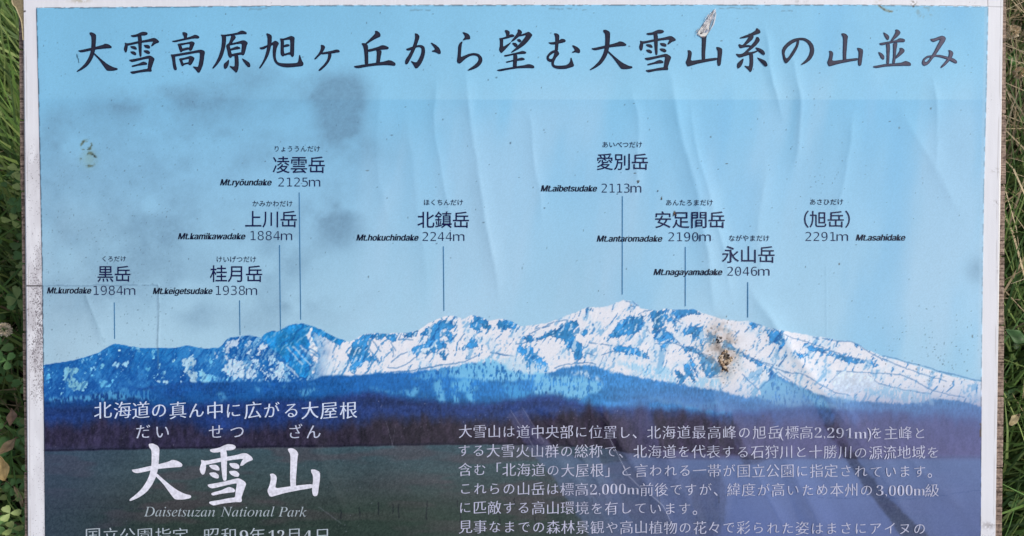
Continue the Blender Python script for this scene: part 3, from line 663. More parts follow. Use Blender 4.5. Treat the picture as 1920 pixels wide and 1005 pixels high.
# ------------------------------------------------------------------ ground
def mat_soil():
    m = mat_flat('soil', (0.05, 0.04, 0.025), 0.95, 0.1)
    t = m.node_tree; b = t.nodes['Principled BSDF']
    n = t.nodes.new('ShaderNodeTexNoise'); n.inputs['Scale'].default_value = 40; n.inputs['Detail'].default_value = 6
    tc = t.nodes.new('ShaderNodeTexCoord'); t.links.new(tc.outputs['Object'], n.inputs['Vector'])
    cr = t.nodes.new('ShaderNodeValToRGB')
    cr.color_ramp.elements[0].color = (0.018, 0.016, 0.01, 1); cr.color_ramp.elements[1].color = (0.06, 0.055, 0.025, 1)
    t.links.new(n.outputs[0], cr.inputs[0]); t.links.new(cr.outputs[0], b.inputs['Base Color'])
    return m
gv = []; gn = 60
gxx, gyy = np.meshgrid(np.linspace(-1, 1, gn), np.linspace(-1, 1, gn))
gxx = np.sign(gxx) * np.abs(gxx) ** 3 * 60; gyy = np.sign(gyy) * np.abs(gyy) ** 3 * 60
gz = 0.02 * (fbm(gxx + 100, gyy + 100, 0.5, 0.5, 201, 3) - 0.5)
gf = grid_faces(gn, gn)[:, ::-1]
ground = mesh_obj('ground', np.stack([gxx, gyy, gz], -1), gf, mat_soil(), smooth=True)
tag(ground, kind='structure')

# ------------------------------------------------------------------ the board
board = bpy.data.objects.new('info_board', None); COL.objects.link(board)
tag(board, 'weathered white framed information board printed with a blue snowy mountain panorama and Japanese writing', 'information board')
board.location = (0, 0, 0)

# wooden planks behind the panel, running across
def mat_wood():
    m = mat_flat('weathered_wood', (0.2, 0.14, 0.1), 0.85, 0.2)
    t = m.node_tree; b = t.nodes['Principled BSDF']
    tc = t.nodes.new('ShaderNodeTexCoord'); mp = t.nodes.new('ShaderNodeMapping')
    mp.inputs['Scale'].default_value = (14, 520, 520)
    n = t.nodes.new('ShaderNodeTexNoise'); n.inputs['Scale'].default_value = 1.0; n.inputs['Detail'].default_value = 5
    n2_ = t.nodes.new('ShaderNodeTexNoise'); n2_.inputs['Scale'].default_value = 300; n2_.inputs['Detail'].default_value = 3
    t.links.new(tc.outputs['Object'], mp.inputs[0]); t.links.new(mp.outputs[0], n.inputs['Vector']); t.links.new(tc.outputs['Object'], n2_.inputs['Vector'])
    ad = t.nodes.new('ShaderNodeMath'); ad.operation = 'MULTIPLY_ADD'; ad.inputs[1].default_value = 0.45
    sc_ = t.nodes.new('ShaderNodeMath'); sc_.operation = 'MULTIPLY'; sc_.inputs[1].default_value = 0.6
    t.links.new(n.outputs[0], sc_.inputs[0]); t.links.new(n2_.outputs[0], ad.inputs[0]); t.links.new(sc_.outputs[0], ad.inputs[2])
    cr = t.nodes.new('ShaderNodeValToRGB')
    cr.color_ramp.elements[0].position = 0.38; cr.color_ramp.elements[0].color = (0.05, 0.032, 0.026, 1)
    cr.color_ramp.elements[1].position = 0.66; cr.color_ramp.elements[1].color = (0.42, 0.31, 0.25, 1)
    t.links.new(ad.outputs[0], cr.inputs[0]); t.links.new(cr.outputs[0], b.inputs['Base Color'])
    bp = t.nodes.new('ShaderNodeBump'); bp.inputs['Strength'].default_value = 0.6; bp.inputs['Distance'].default_value = 0.002
    t.links.new(ad.outputs[0], bp.inputs['Height']); t.links.new(bp.outputs[0], b.inputs['Normal'])
    return m
WOOD = mat_wood()
def prism(quad_px, h0, h1):
    """box between two heights over a pixel quadrilateral (tl, tr, br, bl)"""
    q = np.array(quad_px, float)
    lo = P(q[:, 0], q[:, 1], np.full(4, h0)); hi = P(q[:, 0], q[:, 1], np.full(4, h1))
    v = np.concatenate([lo, hi])
    f = [(3, 2, 1, 0), (4, 5, 6, 7), (0, 1, 5, 4), (1, 2, 6, 5), (2, 3, 7, 6), (3, 0, 4, 7)]
    f = [tuple(reversed(x)) for x in f]
    return v, f
PT = 0.012                         # panel thickness; planks start at its back
rp = np.random.RandomState(12)
seam_l = [-45, 88, 222, 357, 495, 625, 756, 890, 1024, YBOT + 25]
seam_r = [-60, 74, 211, 345, 481, 612, 747, 883, 1018, YBOT + 25]
for k in range(9):
    g = 1.2
    jl, jr = rp.uniform(-.8, .8), rp.uniform(-.8, .8)
    yl0, yl1, yr0, yr1 = seam_l[k] + g, seam_l[k + 1] - g, seam_r[k] + g, seam_r[k + 1] - g
    def wl(y): return np.interp(y, [0, 335, 670, 1005], [34.5, 38, 42.5, 47]) + jl
    def wr(y): return np.interp(y, [0, 150, 335, 670, 1005], [1886.5, 1886.5, 1886, 1883, 1879]) + jr
    # px of a plane PT deeper look a little nearer the centre: undo that
    def dp(x): return 960 + (x - 960) * (1 + PT / D)
    q = [(dp(wl(yl0)), yl0), (dp(wr(yr0)), yr0), (dp(wr(yr1)), yr1), (dp(wl(yl1)), yl1)]
    v, f = prism(q, -PT - 0.03, -PT)
    o = mesh_obj('wooden_plank', v, f, WOOD, board)
    bv = o.modifiers.new('bevel', 'BEVEL'); bv.width = 0.0012; bv.segments = 2

# white painted panel: fine coloured strips for the margins, a body under the sheet
def white_paint(px, py):
    c = np.ones(px.shape + (3,)) * np.array((226, 226, 232.))
    c *= (1 + 0.03 * (fbm(px, py, 30, 60, 211, 3) - 0.5))[..., None]
    c *= (1 + 0.03 * (fbm(px, py, 3, 70, 213, 2) - 0.5))[..., None]
    # black specks of mould, thick on the left margin
    f = fbm(px, py, 1.5, 1.8, 221, 2); gr = fbm(px, py, 34, 60, 223, 3)
    left = px < 400
    zone = np.where(left, np.interp(py, [0, 250, 290, 330, 420, 560, 640, 740, 770, 860, 880, 1000], [.02, .05, .5, .42, .4, .62, .8, .6, .15, .15, .32, .36]), np.interp(py, [0, 300, 900, 985, 1005], [.1, .05, .03, .05, .5]))
    near = np.where(left, sstep(-40, 0, px - edge(XL, py)), 0.6)
    den = np.clip(zone * (0.5 + 1.1 * gr) * (0.55 + 0.6 * near), 0, 1)
    m = sstep(0.93 - 0.40 * den, 0.99 - 0.40 * den, f) * 0.7 * (den > 0.06)
    c = c * (1 - m[..., None]) + np.array((78, 70, 76.)) * m[..., None]
    sm = .5 * np.clip(den, 0, 1) * sstep(.3, .7, fbm(px, py, 12, 40, 225, 4)) * left
    c = c * (1 - sm[..., None]) + np.array((150, 144, 150.)) * sm[..., None]
    # dirty line round the sheet
    dd = np.minimum(np.abs(px - edge(XL, py)) + 1e3 * (py < sheet_top(px) - 2), np.abs(px - edge(XR, py)) + 1e3 * (py < sheet_top(px) - 2))
    dd = np.minimum(dd, np.abs(py - sheet_top(px)) + 1e3 * ((px < 66) | (px > 1855)))
    e = (1 - sstep(.6, 1.8, dd)) * sstep(.42, .6, fbm(px, py, 9, 9, 231, 3)) * .75
    c = c * (1 - e[..., None]) + np.array((74, 62, 58.)) * e[..., None]
    # rim line just inside the panel's edge
    for E_, s_ in ((PL, 1), (PR, -1)):
        q = (px - edge(E_, py)) * s_
        ln = np.exp(-((q - 5.5) / .8) ** 2) * .3 * sstep(.3, .6, fbm(px, py, 6, 40, 241, 2))
        if s_ == -1: ln = ln + np.exp(-((q - 1.5) / .9) ** 2) * .35
        c = c * (1 - ln[..., None]) + np.array((120, 108, 100.)) * ln[..., None]
    # horizontal split at the left margin, mitre at the upper right
    for pts, wd, a in (([(47, 536), (78, 536)], .8, .9), ([(1851, -20), (1852.5, 12)], .5, .35), ([(1853, 12), (1880, 13)], .4, .25), ([(43, 22), (47, 21)], 1.5, .7), ([(43, 0), (44, 70)], .7, .5)):
        d = segdist(px, py, pts)
        m = (1 - sstep(wd * .5, wd + .8, d)) * a
        c = c * (1 - m[..., None]) + np.array((40, 34, 36.)) * m[..., None]
    # smears
    for cx, cy, rx, ry, col, a in ((150, 1, 18, 4, (176, 168, 150), .7), (1713, 6, 5, 5, (80, 70, 60), .8), (1650, 4, 8, 6, (190, 184, 170), .5), (1500, 3, 14, 3, (150, 150, 150), .4), (1878, 505, 7, 9, (96, 88, 86), .55), (1868, 380, 6, 4, (120, 112, 108), .5), (1868, 320, 8, 4, (120, 116, 112), .4), (1856, 985, 16, 6, (120, 112, 112), .5)):
        m = np.exp(-(((px - cx) / rx) ** 2 + ((py - cy) / ry) ** 2)) * sstep(.42, .6, fbm(px, py, 4, 4, 251, 3)) * a
        c = c * (1 - m[..., None]) + np.array(col, float) * m[..., None]
    return np.clip(c, 0, 255)
pv, pf, pc = [], [], []; off = 0
def strip(xa, xb, ya, yb, step, hfun=None):
    global off
    n_y = max(2, int((yb - ya) / step)); 
    yy = np.linspace(ya, yb, n_y)
    x0 = xa(yy); x1 = xb(yy); n_x = max(2, int((x1 - x0).max() / step))
    s_ = np.linspace(0, 1, n_x)
    px = x0[:, None] + s_[None] * (x1 - x0)[:, None]; py = yy[:, None] * np.ones((1, n_x))
    qe = np.minimum(px - edge(PL, py), edge(PR, py) - px)
    hh = -0.0014 * (1 - sstep(0, 2.0, qe))
    pv.append(P(px, py, hh).reshape(-1, 3)); pf.append(grid_faces(n_y, n_x, off)); pc.append(white_paint(px, py).reshape(-1, 3)); off += n_y * n_x
strip(lambda y: edge(PL, y), lambda y: edge(XL, y) + 4, -40, YBOT + 20, 0.9)
strip(lambda y: edge(XR, y) - 4, lambda y: edge(PR, y), -40, YBOT + 20, 0.9)
strip(lambda y: edge(XL, y) + 4, lambda y: edge(XR, y) - 4, -40, 19, 1.2)
PAINT = mat_attr('white_paint', 0.45, 0.4, bump=0.15, bscale=900)
vb, fb = prism([(edge(PL, -40), -40), (edge(PR, -40), -40), (edge(PR, YBOT + 20), YBOT + 20), (edge(PL, YBOT + 20), YBOT + 20)], -PT + 0.0006, -0.0015)
fb4 = np.array(fb) + off
pv.append(vb); pc.append(np.ones((8, 3)) * 222); pf.append(fb4)
panel = mesh_obj('painted_panel', np.concatenate(pv), np.concatenate(pf), PAINT, board, cols=ink_albedo(np.concatenate(pc)), smooth=True)

# printed sheet
LAM = mat_attr('laminated_print', 0.10, 0.5)
pts = P(X, Y, H + SHEET).reshape(-1, 3)
fs = grid_faces(ny, nx)
# skirt: thickness of the laminate
rim_i = np.concatenate([np.arange(nx), np.arange(1, ny) * nx + nx - 1, (ny - 1) * nx + np.arange(nx - 2, -1, -1), np.arange(ny - 2, 0, -1) * nx])
low = pts[rim_i] - N * (SHEET - 0.0002)
li = np.arange(len(rim_i)) + len(pts)
sk = np.stack([rim_i, np.roll(rim_i, -1), np.roll(li, -1), li], 1)
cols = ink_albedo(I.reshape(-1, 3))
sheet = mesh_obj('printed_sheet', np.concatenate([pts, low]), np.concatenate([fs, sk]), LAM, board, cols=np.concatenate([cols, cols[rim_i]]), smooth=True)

# ------------------------------------------------------------------ lettering
def load_font(fn):
    try:
        return bpy.data.fonts.load(os.path.join(bpy.utils.system_resource('DATAFILES'), 'fonts', fn))
    except Exception:
        return None
F_CJK = None                      # Blender's own font falls back to its CJK glyphs
F_INTER = load_font('Inter.woff2'); F_DJV = load_font('DejaVuSansMono.woff2')
_cache = {}
def glyphs(body, font=None, offset=0.0, shear=0.0):
    key = (body, font.name if font else '', offset, shear)
    if key not in _cache:
        cu = bpy.data.curves.new('t', 'FONT'); cu.body = body; cu.size = 1; cu.offset = offset; cu.shear = shear
        cu.resolution_u = 3
        if font: cu.font = font
        ob = bpy.data.objects.new('t', cu); COL.objects.link(ob)
        dg = bpy.context.evaluated_depsgraph_get(); dg.update()
        me = bpy.data.meshes.new_from_object(ob.evaluated_get(dg))
        v = np.empty(len(me.vertices) * 3); me.vertices.foreach_get('co', v); v = v.reshape(-1, 3)[:, :2]
        f = [tuple(p.vertices) for p in me.polygons]
        bpy.data.objects.remove(ob); bpy.data.meshes.remove(me); bpy.data.curves.remove(cu)
        _cache[key] = (v, f)
    return _cache[key]

class Ink:
    """collects flat letter shapes in photo pixels, then lays them on the sheet"""
    def __init__(self): self.v = []; self.f = []; self.c = []; self.n = 0; self.lift = 0.00035; self.k = 0
    def add(self, xy, faces, col, lift=None):
        xy = np.asarray(xy, float); self.k += 1
        h = hsheet(xy[:, 0], xy[:, 1]) + (self.lift if lift is None else lift) + (self.k % 7) * 0.000012
        self.v.append(P(xy[:, 0], xy[:, 1], h)); self.f += [tuple(i + self.n for i in reversed(f)) for f in faces]
        self.c.append(np.ones((len(xy), 3)) * np.asarray(col, float)); self.n += len(xy)
    def poly(self, pts, col, lift=None): self.add(pts, [tuple(range(len(pts)))], col, lift) if _area(pts) < 0 else self.add(list(pts)[::-1], [tuple(range(len(pts)))], col, lift)
    def build(self, name, mat, parent):
        return mesh_obj(name, np.concatenate(self.v), self.f, mat, parent, cols=ink_albedo(np.concatenate(self.c)))
def _area(p):
    p = np.asarray(p, float); q = np.roll(p, -1, 0)
    return np.sum(p[:, 0] * q[:, 1] - q[:, 0] * p[:, 1])
KANA = set('ぁあぃいうえおかがきくけげこさざしすせそただちつっづてでとなにぬねのはひふへほまみむめもゃやゅゆょよらりるれろわをんアイヌ')
def char_at(I_, ch, cx, cy, em, col, font=F_CJK, offset=0.0, copies=(0,), skew=0.0, sx=1.0):
    v, f = glyphs(ch, font, offset)
    if not len(v): return
    u = (v[:, 0] - 0.5); t = v[:, 1] - 0.38
    k = em * (0.9 if ch in KANA else 1.0)
    for dx in copies:
        I_.add(np.stack([cx + (u * sx + dx) * k, cy - (t + skew * u) * k + 0.0], 1), f, col)
def run(I_, body, x0, x1, base, em, col, font=None, offset=0.0, shear=0.0, copies=(0,), slope=0.0, cap=None):
    """a line of latin text stretched to start and end at measured pixels"""
    v, f = glyphs(body, font, offset, shear)
    a, b = v[:, 0].min(), v[:, 0].max(); k = (x1 - x0) / (b - a)
    if cap:
        em = cap / glyphs('M' if body[0] == 'M' else body[0], font, offset, shear)[0][:, 1].max()
    for dx in copies:
        x = x0 + (v[:, 0] - a) * k + dx * em
        I_.add(np.stack([x, base - v[:, 1] * em + slope * (x - x0)], 1), f, col)

LETTER = mat_attr('printed_letters', 0.12, 0.5, noise=.22, nscale=260)
# ---- brush title, outlines in tile coordinates (10.667 per photo pixel)
TK = 10.667
BR = {}
BR['大'] = ((140, 50), [[(312,125),(360,122),(420,150),(446,185),(440,300),(432,420),(415,520),(390,600),(340,700),(270,790),(170,860),(60,912),(55,895),(130,840),(220,750),(280,660),(325,560),(350,440),(356,300),(350,200),(318,160)],
 [(88,482),(130,480),(330,435),(470,405),(590,370),(625,348),(690,360),(745,395),(758,415),(748,435),(640,440),(430,462),(300,490),(170,518),(130,515),(95,497)],
 [(415,535),(470,590),(560,670),(680,765),(800,825),(870,838),(876,858),(860,870),(780,886),(680,888),(650,870),(600,800),(500,660),(400,560)]])
BR['雪'] = ((140, 50), [[(1135,180),(1250,165),(1330,125),(1380,110),(1450,118),(1475,140),(1465,165),(1420,182),(1330,185),(1250,210),(1180,215),(1145,200)],
 [(1275,180),(1345,180),(1358,260),(1352,450),(1350,600),(1330,608),(1312,595),(1295,450),(1285,280)],
 [(1020,325),(1075,345),(1280,300),(1480,265),(1580,235),(1630,240),(1690,285),(1703,315),(1690,325),(1630,345),(1570,395),(1545,400),(1550,375),(1575,330),(1585,300),(1400,320),(1280,340),(1080,385),(1040,390)],
 [(1015,325),(1060,340),(1075,390),(1070,450),(1055,510),(1035,525),(1015,500),(1000,455),(1012,400),(1025,370)],
 [(1122,402),(1170,395),(1225,400),(1255,440),(1255,465),(1220,462),(1160,440)], [(1122,505),(1200,500),(1245,535),(1245,570),(1220,575),(1160,550)], [(1390,372),(1480,372),(1522,400),(1520,440),(1480,442),(1425,420)], [(1388,480),(1480,478),(1525,520),(1510,552),(1470,550),(1415,520)],
 [(1105,668),(1200,655),(1350,625),(1480,590),(1525,585),(1590,625),(1612,655),(1600,690),(1575,760),(1545,850),(1555,885),(1545,905),(1480,900),(1300,920),(1200,945),(1170,947),(1125,920),(1135,905),(1250,890),(1400,858),(1475,850),(1480,780),(1500,660),(1490,640),(1380,660),(1170,712),(1140,705),(1112,685)],
 [(1155,790),(1180,780),(1290,750),(1350,720),(1390,705),(1440,720),(1465,745),(1460,765),(1380,772),(1280,785),(1180,810),(1160,805)]])
BR['高'] = ((310, 50), [[(355,120),(400,118),(450,140),(458,165),(445,195),(445,250),(395,255),(385,200),(362,155)],
 [(147,295),(250,275),(380,245),(480,220),(550,195),(600,170),(650,180),(688,205),(690,230),(670,242),(580,240),(420,270),(290,300),(220,315),(160,312)],
 [(255,352),(320,360),(345,415),(362,480),(350,508),(325,518),(305,495),(275,400)], [(258,350),(380,335),(480,318),(540,300),(585,318),(600,340),(580,390),(545,470),(520,490),(495,480),(480,445),(500,400),(505,352),(450,352),(330,380),(300,385)], [(330,450),(480,415),(500,460),(440,470),(350,495)],
 [(118,562),(180,565),(350,535),(550,500),(680,472),(730,468),(790,490),(803,525),(790,570),(780,660),(765,760),(735,840),(700,915),(680,925),(655,915),(620,865),(560,808),(580,802),(660,815),(675,780),(700,650),(705,540),(690,520),(560,540),(350,578),(205,605),(150,600)],
 [(120,562),(190,570),(210,620),(212,680),(225,780),(243,840),(240,870),(215,875),(185,860),(170,800),(155,690),(140,610)],
 [(285,645),(350,650),(355,700),(385,760),(380,785),(350,795),(330,770),(305,690)], [(287,645),(390,630),(470,605),(520,590),(575,615),(597,640),(575,690),(530,765),(505,775),(485,765),(460,740),(480,700),(490,645),(430,655),(350,675),(300,680)], [(350,745),(480,715),(500,750),(440,752),(360,780)]])
BR['原'] = ((310, 50), [[(1120,165),(1200,170),(1360,145),(1450,125),(1510,90),(1550,85),(1610,105),(1635,130),(1630,155),(1560,150),(1430,165),(1340,180),(1200,200),(1130,190)],
 [(1125,170),(1200,180),(1225,215),(1220,330),(1200,440),(1160,580),(1110,680),(1050,760),(975,840),(950,840),(955,820),(1010,740),(1080,600),(1130,430),(1145,300),(1145,220)],
 [(1330,175),(1390,175),(1418,215),(1405,245),(1365,290),(1345,330),(1300,385),(1230,390),(1235,370),(1285,330),(1315,240)],
 [(1220,370),(1290,365),(1305,430),(1325,520),(1345,560),(1350,590),(1320,628),(1290,620),(1265,580),(1250,490)],
 [(1290,355),(1350,335),(1450,310),(1550,278),(1600,282),(1650,320),(1652,345),(1635,370),(1615,460),(1590,550),(1570,575),(1540,572),(1525,540),(1530,490),(1540,370),(1530,340),(1430,350),(1340,370),(1300,378)],
 [(1300,450),(1360,430),(1440,398),(1495,415),(1512,440),(1480,452),(1400,462),(1320,480)], [(1325,555),(1420,535),(1530,515),(1550,560),(1460,570),(1340,600)],
 [(1385,570),(1455,570),(1470,620),(1475,760),(1465,860),(1440,915),(1415,918),(1380,880),(1295,805),(1300,790),(1360,805),(1395,800),(1400,700),(1395,610)],
 [(1275,660),(1282,690),(1275,760),(1240,830),(1205,850),(1185,835),(1175,780),(1185,745),(1240,700)], [(1535,640),(1560,645),(1640,690),(1695,735),(1708,790),(1695,812),(1660,812),(1630,780),(1570,700)]])
BR['旭'] = ((480, 50), [[(213,140),(250,142),(305,170),(322,195),(318,320),(300,420),(270,540),(220,650),(150,760),(95,835),(68,838),(75,815),(130,730),(180,620),(215,500),(235,400),(240,280),(235,200),(218,165)],
 [(78,422),(130,415),(200,385),(260,370),(330,325),(370,295),(400,288),(450,315),(465,345),(445,380),(420,430),(405,520),(400,600),(410,660),(435,710),(490,735),(620,742),(780,738),(840,725),(860,670),(868,580),(885,568),(895,600),(920,680),(955,735),(950,775),(920,792),(800,805),(640,818),(530,805),(440,770),(380,710),(350,620),(342,500),(352,380),(345,370),(300,390),(220,420),(170,450),(120,460),(90,445)],
 [(482,240),(550,250),(567,300),(560,480),(575,550),(570,585),(545,600),(515,580),(498,540),(503,400),(503,290)], [(490,240),(560,245),(640,215),(710,188),(770,215),(778,240),(770,330),(768,480),(765,580),(745,610),(725,605),(700,580),(690,520),(695,380),(690,262),(640,262),(560,275),(510,275)], [(560,378),(620,355),(665,360),(680,380),(665,395),(600,408),(562,415)], [(560,548),(620,535),(690,510),(710,565),(650,560),(570,588)]])
BR['ヶ'] = ((480, 50), [[(1300,370),(1345,372),(1380,395),(1387,425),(1360,480),(1310,555),(1250,605),(1195,660),(1172,655),(1180,635),(1240,570),(1290,490),(1310,420)],
 [(1310,525),(1400,510),(1520,490),(1590,468),(1650,465),(1683,495),(1675,515),(1600,525),(1520,540),(1400,550),(1320,560)], [(1450,530),(1510,540),(1515,590),(1490,660),(1450,730),(1390,800),(1310,870),(1270,888),(1255,880),(1275,850),(1350,780),(1420,690),(1450,610)]])
BR['丘'] = ((660, 50), [[(465,92),(510,95),(560,135),(577,175),(570,208),(500,235),(400,290),(300,355),(270,345),(350,270),(430,190),(475,140)], [(200,335),(270,340),(300,355),(325,390),(328,500),(330,640),(330,760),(265,765),(262,620),(250,480),(230,390),(205,360)],
 [(325,465),(420,445),(540,410),(600,380),(660,385),(730,415),(742,435),(725,458),(640,462),(480,480),(330,515)], [(490,475),(590,480),(597,520),(580,600),(560,740),(490,745),(500,620),(505,520)],
 [(48,795),(120,785),(270,760),(450,735),(620,712),(700,690),(740,678),(800,690),(865,730),(877,755),(870,785),(820,785),(700,770),(500,780),(330,800),(150,832),(90,830),(55,815)]])
BR['か'] = ((660, 50), [[(1080,455),(1130,440),(1240,400),(1330,378),(1400,378),(1445,405),(1465,460),(1460,560),(1430,660),(1380,760),(1320,830),(1280,840),(1262,825),(1230,760),(1185,705),(1195,693),(1250,722),(1300,720),(1340,660),(1385,560),(1400,470),(1390,430),(1340,410),(1270,430),(1170,480),(1120,485)],
 [(1262,140),(1310,150),(1345,185),(1355,220),(1330,290),(1290,400),(1240,520),(1180,640),(1120,750),(1090,760),(1070,745),(1070,690),(1085,655),(1150,560),(1210,440),(1250,320),(1272,220)],
 [(1578,335),(1600,330),(1680,375),(1745,430),(1778,500),(1778,548),(1740,553),(1680,515),(1605,508),(1608,490),(1655,475),(1665,450),(1630,400)]])
BR['ら'] = ((840, 50), [[(290,120),(330,122),(400,150),(440,195),(448,250),(430,260),(370,260),(310,282),(300,270),(335,230),(345,205),(325,165)],
 [(275,305),(295,310),(280,350),(270,420),(262,540),(258,620),(330,590),(430,548),(530,535),(620,555),(680,620),(690,680),(665,750),(600,815),(500,860),(405,888),(395,875),(440,845),(530,780),(600,710),(620,650),(600,605),(550,580),(470,582),(390,620),(320,675),(255,735),(225,742),(195,725),(183,690),(195,610),(205,500),(208,400),(235,340)]])
BR['望'] = ((840, 50), [[(1132,80),(1180,75),(1225,100),(1237,130),(1225,170),(1225,220),(1175,225),(1165,150)], [(1022,240),(1100,230),(1180,200),(1240,165),(1290,160),(1330,185),(1325,205),(1250,220),(1150,250),(1040,270)],
 [(1030,245),(1090,250),(1105,280),(1100,360),(1105,410),(1160,380),(1255,318),(1262,330),(1200,400),(1130,480),(1080,528),(1060,532),(1035,490),(1025,460),(1040,400),(1045,310)],
 [(1395,62),(1430,65),(1470,95),(1480,125),(1460,165),(1400,220),(1330,280),(1270,310),(1265,295),(1310,240),(1370,160),(1400,110)],
 [(1400,180),(1480,160),(1560,130),(1610,108),(1660,140),(1687,175),(1670,205),(1600,300),(1520,380),(1400,460),(1280,525),(1262,520),(1275,505),(1350,440),(1440,340),(1510,260),(1560,190),(1550,175),(1480,190),(1410,205)],
 [(1375,265),(1430,250),(1470,290),(1450,318),(1415,310)], [(1282,330),(1350,330),(1395,370),(1380,405),(1350,412),(1310,375)],
 [(1120,580),(1220,562),(1350,530),(1430,510),(1490,490),(1545,505),(1568,525),(1555,545),(1470,550),(1350,560),(1240,585),(1150,605),(1130,598)], [(1158,705),(1260,685),(1400,645),(1480,622),(1530,645),(1535,665),(1500,678),(1380,688),(1260,705),(1190,725),(1165,722)], [(1310,560),(1380,560),(1388,640),(1375,740),(1375,810),(1300,815),(1305,740),(1310,640)],
 [(975,875),(1060,855),(1250,822),(1400,795),(1520,780),(1590,758),(1650,760),(1710,785),(1728,815),(1715,838),(1600,830),(1400,835),(1200,865),(1060,895),(1000,890)]])
BR['む'] = ((1010, 50), [[(195,320),(260,320),(330,310),(410,280),(450,250),(510,255),(542,285),(530,310),(480,325),(390,345),(320,360),(250,358),(210,340)], [(302,142),(350,137),(395,160),(412,190),(405,280),(388,400),(385,490),(325,490),(330,400),(335,260),(328,190)],
 [(330,475),(345,505),(270,545),(215,590),(200,630),(225,655),(260,655),(260,705),(220,710),(180,685),(157,640),(165,590),(220,520),(290,480)],
 [(320,480),(385,490),(410,540),(400,570),(350,620),(310,700),(300,760),(330,785),(430,790),(540,780),(600,750),(635,690),(635,635),(655,628),(665,660),(690,740),(707,780),(690,805),(620,825),(540,848),(400,852),(310,830),(265,785),(255,740),(255,660),(285,630),(308,570),(318,520)],
 [(665,385),(690,378),(760,410),(815,455),(828,495),(820,530),(790,532),(740,515),(670,528),(670,512),(715,490),(722,470),(700,430)]])
BR['系'] = ((1280, 50), [[(1465,40),(1490,42),(1530,75),(1548,125),(1530,140),(1440,170),(1330,210),(1200,240),(1140,243),(1132,230),(1180,210),(1290,170),(1400,120),(1455,80)], [(1330,180),(1400,180),(1412,215),(1380,270),(1300,340),(1240,385),(1260,375),(1350,380),(1345,410),(1250,415),(1150,440),(1125,420),(1108,365),(1125,355),(1180,380),(1220,350),(1280,270),(1320,205)],
 [(1465,215),(1500,215),(1530,260),(1525,300),(1470,370),(1380,450),(1290,520),(1400,510),(1490,480),(1500,500),(1400,545),(1280,580),(1140,625),(1110,615),(1060,565),(1065,548),(1120,560),(1200,545),(1300,450),(1400,340),(1450,270)], [(1445,430),(1465,422),(1540,445),(1600,480),(1635,535),(1630,570),(1600,572),(1550,535),(1490,490)],
 [(1325,560),(1395,545),(1402,620),(1402,750),(1385,850),(1362,908),(1340,910),(1310,870),(1230,800),(1235,788),(1290,800),(1325,795),(1335,700),(1330,610)], [(1200,640),(1210,660),(1195,730),(1160,800),(1110,842),(1088,835),(1080,790),(1090,740),(1130,700)], [(1480,628),(1500,628),(1580,660),(1650,700),(1687,770),(1675,802),(1640,802),(1600,765),(1530,690)]])
BR['の'] = ((1450, 50), [[(205,705),(185,630),(165,530),(165,470),(200,400),(290,310),(400,250),(520,232),(620,235),(720,290),(785,370),(808,470),(795,560),(740,660),(650,730),(550,775),(540,765),(580,730),(660,650),(710,560),(728,470),(710,390),(660,320),(590,280),(510,275),(455,297),(370,340),(270,420),(220,500),(213,560),(235,635),(262,645),(250,735)],
 [(458,285),(507,278),(500,350),(470,440),(400,560),(320,670),(270,730),(235,738),(205,705),(230,640),(260,645),(300,610),(370,500),(440,390),(458,320)]])
BR['山'] = ((1450, 50), [[(1100,495),(1140,490),(1175,515),(1185,550),(1175,610),(1162,695),(1300,680),(1480,655),(1685,632),(1690,675),(1500,705),(1300,745),(1180,780),(1120,798),(1095,790),(1072,740),(1070,710),(1090,670),(1110,600),(1115,530)],
 [(1350,145),(1400,140),(1450,165),(1480,205),(1468,260),(1455,450),(1445,560),(1448,670),(1385,680),(1380,560),(1385,350),(1385,220),(1352,165)], [(1665,430),(1720,435),(1780,465),(1778,550),(1765,640),(1750,760),(1735,785),(1710,790),(1690,775),(1680,690),(1695,600),(1695,510),(1670,460)]])
BR['並'] = ((1630, 50), [[(265,128),(285,128),(350,165),(385,205),(378,255),(360,275),(335,265),(295,205)], [(505,68),(550,65),(595,100),(608,130),(590,165),(530,225),(450,290),(405,300),(430,260),(480,180),(515,110)],
 [(183,340),(250,328),(400,300),(520,280),(590,240),(640,245),(690,260),(700,290),(685,315),(600,315),(480,325),(330,355),(240,380),(200,365)], [(320,355),(392,345),(400,420),(390,560),(385,750),(330,755),(335,600),(330,440)], [(460,340),(540,325),(545,365),(525,480),(512,620),(500,740),(445,745),(465,600),(465,430)],
 [(165,518),(190,515),(250,550),(288,600),(285,660),(260,665),(225,640),(190,575)], [(590,435),(640,430),(685,465),(692,495),(675,525),(600,590),(515,655),(520,600),(560,540),(600,480)], [(57,800),(140,785),(300,755),(500,740),(640,725),(700,695),(750,700),(805,730),(820,755),(815,788),(700,785),(480,790),(280,805),(140,832),(85,825)]])
BR['み'] = ((1630, 50), [[(1240,575),(1255,600),(1200,618),(1140,635),(1095,675),(1090,700),(1110,715),(1110,785),(1080,788),(1045,760),(1040,710),(1065,650),(1130,595)],
 [(1203,255),(1230,250),(1300,240),(1380,205),(1440,188),(1500,210),(1517,250),(1490,310),(1420,410),(1340,530),(1310,570),(1400,572),(1560,610),(1680,645),(1735,690),(1740,730),(1715,745),(1650,715),(1560,665),(1430,625),(1290,600),(1240,660),(1190,730),(1140,775),(1080,788),(1090,715),(1110,715),(1150,700),(1190,650),(1205,615),(1240,575),(1290,490),(1350,370),(1400,280),(1390,265),(1320,295),(1270,312),(1230,298)],
 [(1562,480),(1590,475),(1640,495),(1665,535),(1655,580),(1620,650),(1560,720),(1500,780),(1435,830),(1410,828),(1420,800),(1490,720),(1555,640),(1580,560),(1580,510)]])
